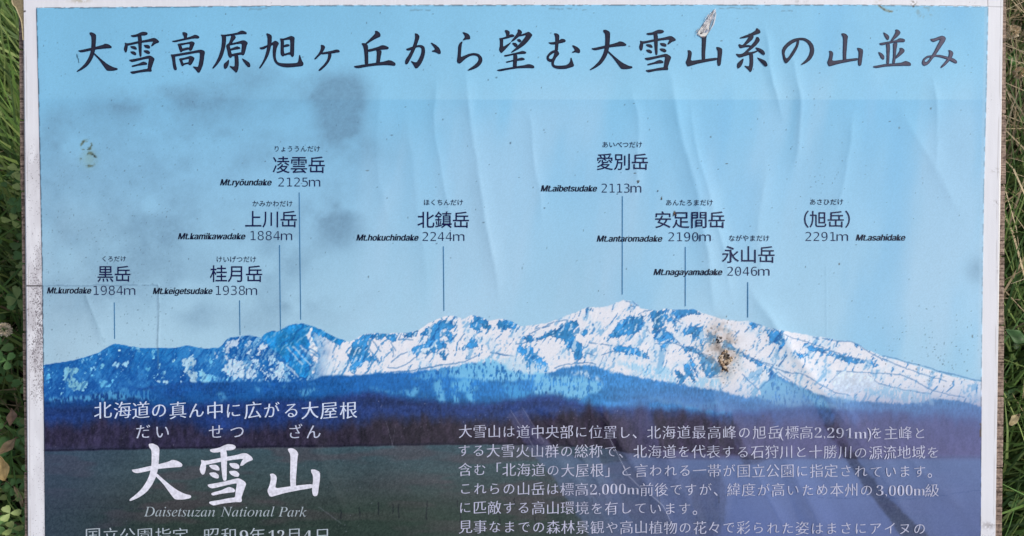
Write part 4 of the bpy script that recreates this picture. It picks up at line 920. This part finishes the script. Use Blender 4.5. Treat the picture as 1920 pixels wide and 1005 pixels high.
def brush(ch, box=None):
    (ox, oy), ps = BR[ch]
    ps = [np.array(tr(p, ox, oy, TK)) for p in ps]
    if box:
        al = np.concatenate(ps); a = al.min(0); b = al.max(0)
        x0, y0, x1, y1 = box
        ps = [(p - a) / (b - a) * np.array([x1 - x0, y1 - y0]) + np.array([x0, y0]) for p in ps]
    return ps
title = Ink()
TITLE = [('大', None), ('雪', None), ('高', None), ('原', None), ('旭', None), ('ヶ', None), ('丘', None), ('か', None), ('ら', None), ('望', None), ('む', None), ('大', (1105.8, 56.6, 1185.5, 132.5)), ('雪', (1198.2, 56.4, 1266.8, 136)), ('山', (1285.6, 60, 1353.5, 125)), ('系', None), ('の', None), ('山', None), ('並', None), ('み', None)]
for ch, box in TITLE:
    ps = brush(ch, box)
    cx = np.mean(np.concatenate(ps)[:, 0])
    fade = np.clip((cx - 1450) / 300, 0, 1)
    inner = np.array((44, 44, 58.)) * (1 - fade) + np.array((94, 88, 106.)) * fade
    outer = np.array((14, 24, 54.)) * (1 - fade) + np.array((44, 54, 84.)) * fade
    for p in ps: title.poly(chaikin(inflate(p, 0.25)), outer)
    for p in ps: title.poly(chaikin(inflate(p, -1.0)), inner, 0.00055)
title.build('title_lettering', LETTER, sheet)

# ---- captions of the nine peaks
NAVY_C = (20, 22, 70); LAT = (18, 24, 48); LINE = (58, 118, 164)
CAP = [('くろだけ', 191, 238, 485, '黒岳', 183, 247, 513, '1984', 177, 254.7, 544.5, 'Mt.kurodake', 90, 172.5, 550, [(215.3, 567), (216, 635)]),
       ('けいげつだけ', 405.5, 482, 486, '桂月岳', 394, 494, 513, '1938', 405.5, 483, 544.5, 'Mt.keigetsudake', 288, 399, 551, [(450, 563), (451, 628)]),
       ('かみかわだけ', 473, 550, 381.7, '上川岳', 459, 558.5, 410.7, '1884', 470.5, 548.5, 442, 'Mt.kamikawadake', 335, 460.5, 448.5, [(524.7, 459.5), (526.7, 619)]),
       ('りょううんだけ', 513, 601.5, 279, '凌雲岳', 511, 611, 309, '2125', 522.5, 601, 341.5, 'Mt.ryōundake', 414, 509.5, 347.5, [(561.4, 361), (564.5, 599)]),
       ('ほくちんだけ', 794, 869.5, 379.5, '北鎮岳', 782.5, 881, 412, '2244', 793, 871, 443.5, 'Mt.hokuchindake', 669, 785, 451, [(831.5, 462), (832.6, 583)]),
       ('あいべつだけ', 1128, 1204.5, 271.5, '愛別岳', 1117.5, 1216, 303.5, '2113', 1128, 1202, 353, 'Mt.aibetsudake', 1014.5, 1119, 359, [(1166.6, 368), (1166.3, 552)]),
       ('あんたろまだけ', 1247, 1336.5, 380, '安足間岳', 1226, 1359.5, 412, '2190', 1253, 1331.5, 444, 'Mt.antaromadake', 1119, 1241, 453, [(1284.3, 463), (1284.2, 574)]),
       ('ながやまだけ', 1365, 1442.5, 446.5, '永山岳', 1352, 1453, 477, '2046', 1363, 1442, 508.5, 'Mt.nagayamadake', 1225.5, 1353, 515.5, [(1401, 529), (1401, 595)]),
       ('あさひだけ', 1517, 1581, 378.6, '（旭岳）', 1484, 1616, 411, '2291', 1510, 1589.5, 443.5, 'Mt.asahidake', 1604.5, 1696, 451, None)]
for kn, k0, k1, ky, kj, j0, j1, jy, num, n0, n1_, nyc, la, l0, l1, lb, line in CAP:
    c = Ink()
    n = len(kn); pit = (k1 - k0) / n
    for i, ch in enumerate(kn): char_at(c, ch, k0 + pit * (i + .5), ky, pit * 1.09, (22, 30, 62), offset=0.004)
    n = len(kj); pit = (j1 - j0) / n
    for i, ch in enumerate(kj): char_at(c, ch, j0 + pit * (i + .5), jy, pit * 1.02, NAVY_C, offset=0.003)
    wm = (n1_ - n0) * 0.27
    run(c, num, n0, n1_ - wm - 2.0, nyc + 8.3, 22.6, NAVY_C, F_DJV, offset=-.009, cap=16.8)
    run(c, 'm', n1_ - wm, n1_, nyc + 8.3, 22.4, NAVY_C, F_INTER, offset=-.006, cap=12.6)
    run(c, la, l0, l1, lb, 17, LAT, F_INTER, 0.0, 0.24, copies=(-0.026, 0, 0.026), cap=11.4)
    if line:
        (xa, ya), (xb, yb) = line
        for t0 in range(6):
            a, b = t0 / 6, (t0 + 1) / 6
            pa = (xa + (xb - xa) * a, ya + (yb - ya) * a); pb = (xa + (xb - xa) * b, ya + (yb - ya) * b)
            c.k = 0; c.poly([(pa[0] - .85, pa[1]), (pa[0] + .85, pa[1]), (pb[0] + .85, pb[1]), (pb[0] - .85, pb[1])], LINE)
    c.build('peak_caption', LETTER, sheet)

# ---- white lettering
WHITE = (206, 212, 232)
BOLD = (-.016, .016); MED = (-.012, .012)
sub = Ink()
for ch, x in zip('北海道の真ん中に広がる大屋根', (194, 230.5, 265, 299, 334.5, 369, 404, 438.5, 475, 510, 547, 582, 617.5, 654)):
    char_at(sub, ch, x, 768.5, 35, (204, 216, 240), offset=-0.011, copies=BOLD, skew=.09)
sub.build('subtitle_lettering', LETTER, sheet)
for wd_, xs_ in (('だい', (269, 305)), ('せつ', (406, 445.5)), ('ざん', (554, 588.5))):
    rd_ = Ink()
    for ch, x in zip(wd_, xs_):
        char_at(rd_, ch, x, 808.5, 33, (190, 196, 220), offset=-0.009, copies=MED, skew=.05)
    rd_.build('reading_lettering', LETTER, sheet)
nm = Ink()
for ch, box in (('大', (244.5, 832, 358.5, 938.5)), ('雪', (376, 833, 474, 946)), ('山', (503, 840.5, 600, 930))):
    for p in brush(ch, box): nm.poly(chaikin(inflate(p, 1.0)), (222, 222, 236))
nm.build('name_lettering', LETTER, sheet)
def mathit(s):
    o = ''
    for ch in s:
        if ch == 'h': o += '\u210e'
        elif 'a' <= ch <= 'z': o += chr(0x1D44E + ord(ch) - 97)
        elif 'A' <= ch <= 'Z': o += chr(0x1D434 + ord(ch) - 65)
        else: o += ch
    return o
pk = Ink()
run(pk, mathit('Daisetsuzan'), 270.5, 404, 967.5, 26, (166, 178, 186), offset=-.004, slope=.002)
run(pk, mathit('National'), 414, 515, 967.7, 26, (166, 178, 186), offset=-.004, slope=.002)
run(pk, mathit('Park'), 522, 576, 968, 26, (166, 178, 186), offset=-.004, slope=.002)
pk.build('park_name_lettering', LETTER, sheet)
dt = Ink()
for ch, x in zip('国立公園指定昭和年月日', (175, 208, 240, 272.5, 307, 339, 397, 430, 483, 552, 605)):
    char_at(dt, ch, x, 1003.5, 32, (176, 188, 198), offset=-0.012, copies=MED, skew=.06)
for t_, a, b in (('\U0001D7D7', 450, 466), ('\U0001D7CF\U0001D7D0', 504, 534), ('\U0001D7D2', 569, 586)):
    run(dt, t_, a, b, 1015, 30, (186, 196, 206), offset=-0.012)
dt.build('date_lettering', LETTER, sheet)

PARA = [(808, [('大雪山は道中央部に位置し、', 872.7, 1197.5), ('北海道最高峰の旭岳', 1225, 1451), ('標高', 1484, 1511), ('を主峰と', 1641.7, 1723)], [('(', 1461, 1468), (')', 1624, 1631), ('2,291', 1526.5, 1596), ('m', 1598, 1622.5)]),
        (844, [('する大雪火山群の総称で、北海道を代表する石狩川と十勝川の源流地域を', 870, 1748)], []),
        (879.5, [('含む「北海道の大屋根」と言われる一帯が国立公園に指定されています。', 872.3, 1749.3)], []),
        (915, [('これらの山岳は標高', 873, 1090), ('前後ですが、', 1211.7, 1349), ('緯度が高いため本州の', 1375, 1623), ('級', 1745.7, 1745.7)], [('2,000', 1106, 1173), ('m', 1175, 1198), ('3,000', 1641, 1709), ('m', 1711, 1733)]),
        (950.5, [('に匹敵する高山環境を有しています。', 872.3, 1310)], []),
        (986.5, [('見事なまでの森林景観や高山植物の花々で彩られた姿はまさにアイヌの', 873, 1722)], []),
        (1022, [('人々が神々の遊ぶ庭と呼んだ世界そのものです。', 873, 1450)], [])][:6]
para = Ink()
def serif(s): return ''.join(chr(0x1D7CE + ord(c) - 48) if c.isdigit() else ('\U0001D426' if c == 'm' else c) for c in s)
PC = (188, 190, 214)
for yb, segs, lat in PARA:
    for s_, a, b in segs:
        for i, ch in enumerate(s_):
            x = a + (b - a) * i / max(1, len(s_) - 1)
            y = yb + 3.2 * (x - 872) / 870
            if ch in '、。':
                char_at(para, ch, x, y, 27, PC, offset=0.0, copies=(0,))
            else:
                char_at(para, ch, x, y, 27.2, PC, offset=-0.013, copies=(-.013, .013), skew=.07)
    for s_, a, b in lat:
        y = yb + 3.2 * (a - 872) / 870
        if s_ in '()': run(para, s_, a, b, y + 9, 27, PC)
        else: run(para, serif(s_), a, b, y + 10, 27.5, PC, offset=-0.018)
para.build('paragraph_lettering', LETTER, sheet)

# ------------------------------------------------------------------ damage that stands proud of the sheet
CHIP = mat_attr('torn_laminate', 0.6, 0.3)
pe = Ink(); kp = 14.36; op = (1290, 10)
pe.poly(chaikin(tr([(245,790),(255,700),(330,610),(420,480),(540,300),(640,190),(690,110),(735,160),(750,260),(720,430),(690,540),(620,640),(560,740),(480,830),(430,880),(360,890),(310,840),(260,820)], *op, kp)), (150, 160, 172), 0.0008)
pe.poly(chaikin(tr([(258,780),(265,705),(340,620),(430,500),(550,320),(640,210),(650,240),(610,360),(560,560),(545,680),(500,800),(430,870),(350,870),(320,830)], *op, kp)), (222, 220, 216), 0.0010)
pe.poly(chaikin(tr([(560,700),(600,640),(660,520),(690,400),(730,230),(742,270),(715,420),(685,530),(620,640)], *op, kp)), (206, 216, 226), 0.0028)
pe.poly(tr([(560,620),(610,480),(680,210),(715,190),(700,300),(660,450),(610,600),(580,650)], *op, kp), (138, 172, 196), 0.0012)
pe.poly(tr([(440,710),(515,655),(540,690),(490,745),(440,760)], *op, kp), (150, 160, 182), 0.0012)
pe.poly(tr([(310,770),(345,740),(375,755),(360,780),(330,790)], *op, kp), (40, 36, 34), 0.0013)
pe.poly(tr([(340,850),(440,850),(480,835),(430,872),(370,880)], *op, kp), (120, 96, 96), 0.0013)
pe.poly(tr([(380,560),(470,430),(560,330),(500,450),(420,570)], *op, kp), (190, 192, 200), 0.0012)
rs = np.random.RandomState(5)
for k in range(70):
    t = rs.rand(); cx = 300 + 380 * t + rs.normal(0, 75 * (1 - .5 * t)); cy = 780 - 600 * t + rs.normal(0, 40)
    L = rs.uniform(20, 90); wd = rs.uniform(5, 15); dx, dy = .52 * L, -.85 * L; g_ = rs.choice([130, 160, 190, 214, 228, 238])
    pe.poly(tr([(cx - dx, cy - dy), (cx + wd, cy), (cx + dx, cy + dy), (cx - wd, cy)], *op, kp), (g_, g_ - 2, g_ + 4), rs.uniform(.0012, .003))
pe.build('peeled_patch', CHIP, sheet)
# torn hole with dried mud
hv, hf, hc, hn = [], [], [], 0
def chunk(px, py, r, hgt, col, seed):
    """small jagged lump lying on the sheet"""
    global hn
    rr = np.random.RandomState(seed); n = 7
    a = np.linspace(0, 2 * np.pi, n, endpoint=False) + rr.uniform(0, 6)
    rad = r * rr.uniform(.6, 1.25, n)
    base = np.stack([px + rad * np.cos(a) * rr.uniform(.6, 1), py + rad * np.sin(a)], 1)
    b0 = hsheet(np.array([px]), np.array([py]))[0]
    lo = P(base[:, 0], base[:, 1], np.full(n, b0 - 0.0002))
    mid = P(px + (base[:, 0] - px) * .8, py + (base[:, 1] - py) * .8, b0 + hgt * rr.uniform(.5, 1, n))
    top = P(np.array([px + rr.uniform(-.3, .3) * r]), np.array([py + rr.uniform(-.3, .3) * r]), np.array([b0 + hgt * 1.15]))
    hv.append(np.concatenate([lo, mid, top]))
    for i in range(n):
        j = (i + 1) % n
        hf.append((hn + j, hn + i, hn + n + i, hn + n + j)); hf.append((hn + n + j, hn + n + i, hn + 2 * n))
    c = np.ones((2 * n + 1, 3)) * np.array(col, float) * rr.uniform(.75, 1.1, (2 * n + 1, 1))
    hc.append(c); hn += 2 * n + 1
ho = (1260, 600); kh = 8.375
TAN = [(176, 150, 124), (140, 114, 92), (206, 184, 158), (96, 76, 60), (66, 52, 42)]
for i, (a, b, r) in enumerate([(770,570,26),(790,520,24),(830,490,22),(860,500,22),(880,550,20),(905,595,24),(920,630,22),(880,650,30),(850,690,26),(770,620,24),(765,660,24),(790,700,34),(820,740,30),(845,770,26),(800,760,22),(870,800,14),(745,640,18),(730,590,14),(825,650,26),(800,660,20),(850,640,18),(940,590,12),(790,790,12)]):
    x, y = ho[0] + a / kh, ho[1] + b / kh
    chunk(x, y, r / kh * 1.45, 0.0018, TAN[i % 5 if i % 3 else 2], 40 + i)
mesh_obj('torn_hole', np.concatenate(hv), hf, CHIP, sheet, cols=ink_albedo(np.concatenate(hc)))
hv, hf, hc, hn = [], [], [], 0
for i, (a, b, r, c) in enumerate([(700,300,24,(50,46,44)),(740,330,26,(196,190,188)),(770,280,24,(120,112,106)),(720,260,18,(180,174,172)),(780,330,20,(206,202,200)),(745,345,16,(40,38,40)),(725,310,14,(40,38,40)),(715,345,18,(60,56,56)),(750,270,16,(90,80,74))]):
    x, y = ho[0] + a / kh, ho[1] + b / kh
    chunk(x, y, r / kh, 0.0012, c, 90 + i)
mesh_obj('torn_curl', np.concatenate(hv), hf, CHIP, sheet, cols=ink_albedo(np.concatenate(hc)))
for i, (x, y, r) in enumerate([(1264, 400, 2.6), (1267, 404, 2.0), (1262, 404, 1.6), (1240, 373, 1.8), (1233, 358, 1.6), (1196, 342, 2.0)]):
    hv, hf, hc, hn = [], [], [], 0
    chunk(x, y, r, 0.0012, (104, 84, 60), 120 + i)
    mesh_obj('dirt_crumb', np.concatenate(hv), hf, CHIP, sheet, cols=ink_albedo(np.concatenate(hc)))
dk = Ink(); dk.poly(tr([(800,565),(838,508),(868,560),(895,592),(845,622),(800,602)], *ho, kh), (96, 84, 70), 0.0006)
dk.poly(tr([(805,560),(822,545),(830,572),(812,580)], *ho, kh), (26, 22, 20), 0.0008); dk.poly(tr([(850,575),(895,590),(870,602),(850,598)], *ho, kh), (30, 24, 20), 0.0008)
dk.build('bare_spot', CHIP, sheet)

# beige sealant squeezed out at the upper left edge
SEAL = mat_attr('sealant', 0.55, 0.3, noise=0.25, nscale=400, bump=0.4, bscale=500)
sl = np.array([(24,-30),(21,-8),(21,4),(24,10),(28,13),(31,20),(34.5,29),(38,37),(40,48),(41,62),(42,75),(43.5,75),(43.2,48),(42.5,20),(42.2,-30)])
slc = chaikin(sl, 2); inn = inflate(slc, -1.3)
n = len(slc)
hrim = np.full(n, -0.0005)
v = np.concatenate([P(slc[:, 0], slc[:, 1], np.full(n, -0.004)), P(slc[:, 0], slc[:, 1], hrim), P(inn[:, 0], inn[:, 1], hrim - 0.0012)])
f = []
for i in range(n):
    j = (i + 1) % n
    f.append((i, j, n + j, n + i)); f.append((n + i, n + j, 2 * n + j, 2 * n + i))
f.append(tuple(range(2 * n, 3 * n)))
cc = np.concatenate([np.ones((n, 3)) * (120, 110, 84), np.ones((n, 3)) * (184, 172, 138), np.ones((n, 3)) * (132, 120, 94)])
mesh_obj('sealant_bead', v, f, SEAL, board, cols=lin(cc))

# posts that carry it
for xs in (-0.42, 0.42):
    a = 0.045
    top = [O + U * (xs + sx * a) + V * (0.05 + sy * a) - N * (PT + 0.031) for sx, sy in ((-1, -1), (1, -1), (1, 1), (-1, 1))]
    bot = [np.array([t[0], t[1], -0.1]) for t in top]
    mesh_obj('support_post', np.array(bot + top), [(0, 3, 2, 1), (4, 5, 6, 7), (0, 1, 5, 4), (1, 2, 6, 5), (2, 3, 7, 6), (3, 0, 4, 7)], WOOD, board)

# ------------------------------------------------------------------ vegetation beside the board
LEAF = mat_attr('leaf', 0.5, 0.3, noise=0.2, nscale=120)
_b = LEAF.node_tree.nodes['Principled BSDF']
rg = np.random.RandomState(21)
def blades(name, base, az, lean, length, width, col, label, cat=None, seg=5, droop=1.0):
    n = len(base); t = np.linspace(0, 1, seg)
    length = length * np.clip((O[2] + base[:, 1] * .36) / .36, .6, 1.15) * np.where(np.abs(base[:, 0]) < .7, .85, 1)
    dirh = np.stack([np.cos(az), np.sin(az), np.zeros(n)], 1); side = np.stack([-np.sin(az), np.cos(az), np.zeros(n)], 1)
    tw = rg.uniform(-.8, .8, n)
    vs = []
    for k, tk in enumerate(t):
        hor = lean * (tk + droop * tk ** 2) * length; ver = length * tk * np.sqrt(np.clip(1 - (lean * .8) ** 2 * tk, .04, 1))
        c = base + dirh * hor[:, None] + np.array([0, 0, 1.]) * ver[:, None]
        wk = width * (1 - tk ** 2.2) * .5 + 0.0002
        s_ = side * np.cos(tw)[:, None] + dirh * np.sin(tw)[:, None]
        vs.append(c - s_ * wk[:, None]); vs.append(c + s_ * wk[:, None])
    vv = np.stack(vs, 1)                                     # n, 2*seg, 3
    f1 = []
    for k in range(seg - 1): f1.append((2 * k, 2 * k + 1, 2 * k + 3, 2 * k + 2))
    ff = (np.arange(n)[:, None, None] * 2 * seg + np.array(f1)[None]).reshape(-1, 4)
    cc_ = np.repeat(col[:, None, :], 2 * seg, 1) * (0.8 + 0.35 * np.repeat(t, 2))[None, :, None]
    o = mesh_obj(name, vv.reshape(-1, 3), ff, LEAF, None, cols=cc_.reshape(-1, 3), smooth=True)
    tag(o, label, cat, kind='stuff')
    return o
def field(n, side, y0=-1.1, y1=1.2, x0=.632, x1=1.4):
    x = rg.uniform(x0, x1, n); y = rg.uniform(y0, y1, n)
    return np.stack([side * x, y, rg.uniform(-.01, .01, n)], 1)
def pick(cols, n, jit=.25):
    c = np.array(cols)[rg.randint(0, len(cols), n)]
    return c * rg.uniform(1 - jit, 1 + jit, (n, 1))
GREENS = [(.07, .13, .028), (.10, .18, .035), (.15, .22, .055), (.055, .10, .028), (.20, .27, .08), (.10, .20, .05)]
STRAW = [(.32, .25, .15), (.42, .34, .21), (.25, .19, .11), (.48, .40, .27), (.18, .14, .08)]
# split of the visible strip along the board: +y is the top of the photo
nL = 15000
bL = field(nL, -1); keep = rg.rand(nL) < np.clip(.35 + 1.2 * (bL[:, 1] + .25), .3, 1); bL = bL[keep]; n = len(bL)
blades('grass', bL, rg.normal(2.2, .8, n), rg.uniform(.2, .7, n), rg.uniform(.10, .26, n), rg.uniform(.004, .010, n), pick(GREENS, n), 'long green grass leaning beside the left edge of the board', 'grass')
nR = 15000
bR = field(nR, 1); keep = rg.rand(nR) < np.clip(.95 - .9 * (bR[:, 1] - .0), .25, 1); bR = bR[keep]; n = len(bR)
blades('grass', bR, rg.normal(.9, .9, n), rg.uniform(.2, .7, n), rg.uniform(.10, .26, n), rg.uniform(.0035, .0065, n), pick(GREENS, n) * np.array([.95, .95, 1]), 'green grass growing along the right edge of the board', 'grass')
nD = 7000
bD = field(nD, 1, -.2, 1.2); keep = rg.rand(nD) < np.clip(.1 + 1.6 * (bD[:, 1] - .05), .05, 1); bD = bD[keep]; n = len(bD)
blades('dry_grass', bD, rg.normal(2.0, 1.2, n), rg.uniform(.3, .9, n), rg.uniform(.15, .34, n), rg.uniform(.002, .0045, n), pick(STRAW, n), 'dry straw coloured grass stems beside the upper right corner of the board', 'dry grass')
nE = 1500
bE = field(nE, -1); n = nE
blades('dry_grass', bE, rg.uniform(0, 6.3, n), rg.uniform(.4, 1.0, n), rg.uniform(.08, .2, n), rg.uniform(.002, .004, n), pick(STRAW, n), 'a few dry pale stems scattered through the green on the left', 'dry grass')
# clover cover at the lower left: many three-lobed leaves
def leaf_cover(name, cen, rad, col, label):
    n = len(cen); m = 7
    vs, fs_, cs = [], [], []
    k = 0
    for i in range(n):
        a0 = rg.uniform(0, 6.3); tilt = rg.normal(0, .35, 2)
        for L in range(3):
            a = a0 + L * 2.094; d = np.array([np.cos(a), np.sin(a)]); s_ = np.array([-d[1], d[0]])
            pr = [(0, 0), (.45, .34), (.85, .42), (1.08, .18), (1.0, 0), (1.08, -.18), (.85, -.42), (.45, -.34)]
            p2 = np.array([d * u_ + s_ * v_ for u_, v_ in pr]) * rad[i]
            z = p2 @ tilt + np.array([0, .12, .14, .1, -.02, .1, .14, .12]) * rad[i]
            vs.append(np.concatenate([cen[i][:2] + p2, (cen[i][2] + z)[:, None]], 1))
            fs_ += [(k, k + 1, k + 2, k + 4), (k + 2, k + 3, k + 4, k + 4)[:3], (k, k + 4, k + 6, k + 7), (k + 4, k + 5, k + 6)]
            cs.append(np.ones((8, 3)) * col[i] * rg.uniform(.85, 1.15)); k += 8
    o = mesh_obj(name, np.concatenate(vs), fs_, LEAF, None, cols=np.concatenate(cs), smooth=True)
    tag(o, label, 'clover', kind='stuff'); return o
nC = 2600
cC = field(nC, -1, -1.1, .25); cC[:, 2] = rg.uniform(.08, .24, nC)
leaf_cover('clover', cC, rg.uniform(.009, .016, nC), pick([(.11, .23, .07), (.14, .27, .085), (.08, .17, .05), (.20, .27, .09)], nC), 'low green clover leaves beside the lower left edge of the board')
nC = 1100
cC = field(nC, 1, -1.1, .3); cC[:, 2] = rg.uniform(.02, .12, nC)
leaf_cover('clover', cC, rg.uniform(.009, .015, nC), pick([(.035, .085, .025), (.05, .12, .035), (.03, .07, .02)], nC), 'dark green clover leaves low among the grass right of the board')

# single dead leaves, seed heads and broad leaves
DEAD = mat_attr('dead_leaf', 0.7, 0.2, noise=0.3, nscale=150, bump=.3, bscale=300)
def bent_leaf(name, px, py, z, L, W, ang, col, label, cat, mat, curl=.35, group=None):
    c = G(np.array(float(px)), np.array(float(py)), z)
    nu, nv = 13, 7
    u = np.linspace(-1, 1, nu)[:, None] * np.ones((1, nv)); s_ = np.linspace(-1, 1, nv)[None] * np.ones((nu, 1))
    wid = W * .5 * (1 - np.abs(u) ** 2.2) ** .8 * (1 + .18 * np.sin(u * 5 + 1))
    lx = u * L * .5; ly = s_ * wid
    lz = curl * L * (.3 * u ** 2 - .25 * u) + curl * W * s_ ** 2 * .6 + .05 * L * np.sin(u * 4 + s_ * 2)
    ca, sa = math.cos(ang), math.sin(ang)
    p = np.stack([lx * ca - ly * sa, lx * sa + ly * ca, lz], -1)
    shade = (1 - .3 * np.exp(-(s_ / .12) ** 2))[..., None] * np.ones(3)
    o = mesh_obj(name, p.reshape(-1, 3), grid_faces(nu, nv)[:, ::-1], mat, None, cols=(np.array(col) * shade).reshape(-1, 3), smooth=True)
    sd_ = o.modifiers.new('thickness', 'SOLIDIFY'); sd_.thickness = .0006
    o.location = Vector(c); tag(o, label, cat, group)
    return o
GD = 'dead leaves in the clover'
bent_leaf('dead_leaf', 24, 783, .20, .026, .012, 1.8, (.26, .17, .12), 'small pinkish brown dead leaf standing in the clover, uppermost on the left', 'dead leaf', DEAD, group=GD)
bent_leaf('dead_leaf', 16, 838, .19, .034, .012, .9, (.28, .21, .13), 'curled brown dead leaf lying diagonally in the clover under a grass stem', 'dead leaf', DEAD, group=GD)
bent_leaf('dead_leaf', 6, 878, .20, .036, .019, -1.2, (.38, .28, .13), 'broad yellow tan dead leaf at the left border of the photo', 'dead leaf', DEAD, group=GD)
bent_leaf('dead_leaf', 38, 932, .19, .030, .006, -1.1, (.34, .27, .16), 'narrow straw coloured dead leaf touching the lower left board edge', 'dead leaf', DEAD, group=GD)
GB = 'broad green leaves right of the board'
bent_leaf('broad_leaf', 1896, 115, .20, .030, .014, 1.3, (.06, .15, .03), 'bright green leaf among dry stems beside the upper right edge', 'leaf', LEAF, group=GB)
bent_leaf('broad_leaf', 1903, 632, .20, .042, .017, -.4, (.05, .12, .035), 'rounded dark green leaf halfway down, right of the board', 'leaf', LEAF, group=GB)
bent_leaf('broad_leaf', 1899, 788, .20, .026, .010, .7, (.36, .30, .17), 'small yellowish withered leaf low on the right of the board', 'leaf', DEAD)
def seed_head(name, px, py, z, r, col, label, cat, group=None):
    c = G(np.array(float(px)), np.array(float(py)), z)
    root = bpy.data.objects.new(name, None); COL.objects.link(root); root.location = Vector((c[0], c[1], 0))
    tag(root, label, cat, group)
    n = 260; rr = np.random.RandomState(int(px + py))
    d = rr.normal(size=(n, 3)); d /= np.linalg.norm(d, axis=1, keepdims=True); d[:, 2] *= 1.25
    s_ = np.cross(d, rr.normal(size=(n, 3))); s_ /= np.linalg.norm(s_, axis=1, keepdims=True)
    a = d * r * .5; b = d * r * rr.uniform(.75, 1.05, (n, 1)); wv = s_ * r * .09
    v = np.stack([a - wv * .4, a + wv * .4, b + wv, b - wv], 1).reshape(-1, 3) + np.array([0, 0, z])
    ff = np.arange(4 * n).reshape(n, 4)
    cc_ = np.repeat(np.array(col) * rr.uniform(.7, 1.2, (n, 1)), 4, 0)
    mesh_obj('flower_head', v, ff, DEAD, root, cols=cc_)
    k = 8; t = np.linspace(0, 1, 5); vs = []
    for tk in t:
        an = np.arange(k) / k * 2 * np.pi
        vs.append(np.stack([.0011 * np.cos(an) + .02 * (1 - tk) ** 2, .0011 * np.sin(an), np.full(k, tk * z)], 1))
    ff = [(i * k + q, i * k + (q + 1) % k, (i + 1) * k + (q + 1) % k, (i + 1) * k + q) for i in range(4) for q in range(k)]
    mesh_obj('stem', np.concatenate(vs), ff, DEAD, root, cols=np.ones((5 * k, 3)) * np.array((.12, .14, .05)), smooth=True)
    return root
GS = 'faded clover heads'
seed_head('clover_head', 8, 618, .24, .010, (.80, .70, .56), 'pale faded clover flower head in the grass left of the board', 'clover flower', GS)
seed_head('clover_head', 1898, 60, .26, .011, (.80, .68, .50), 'dry beige clover head, higher of the two beside the upper right corner', 'clover flower', GS)
seed_head('clover_head', 1911, 136, .24, .009, (.74, .60, .42), 'dry tan clover head, lower of the two beside the upper right corner', 'clover flower', GS)
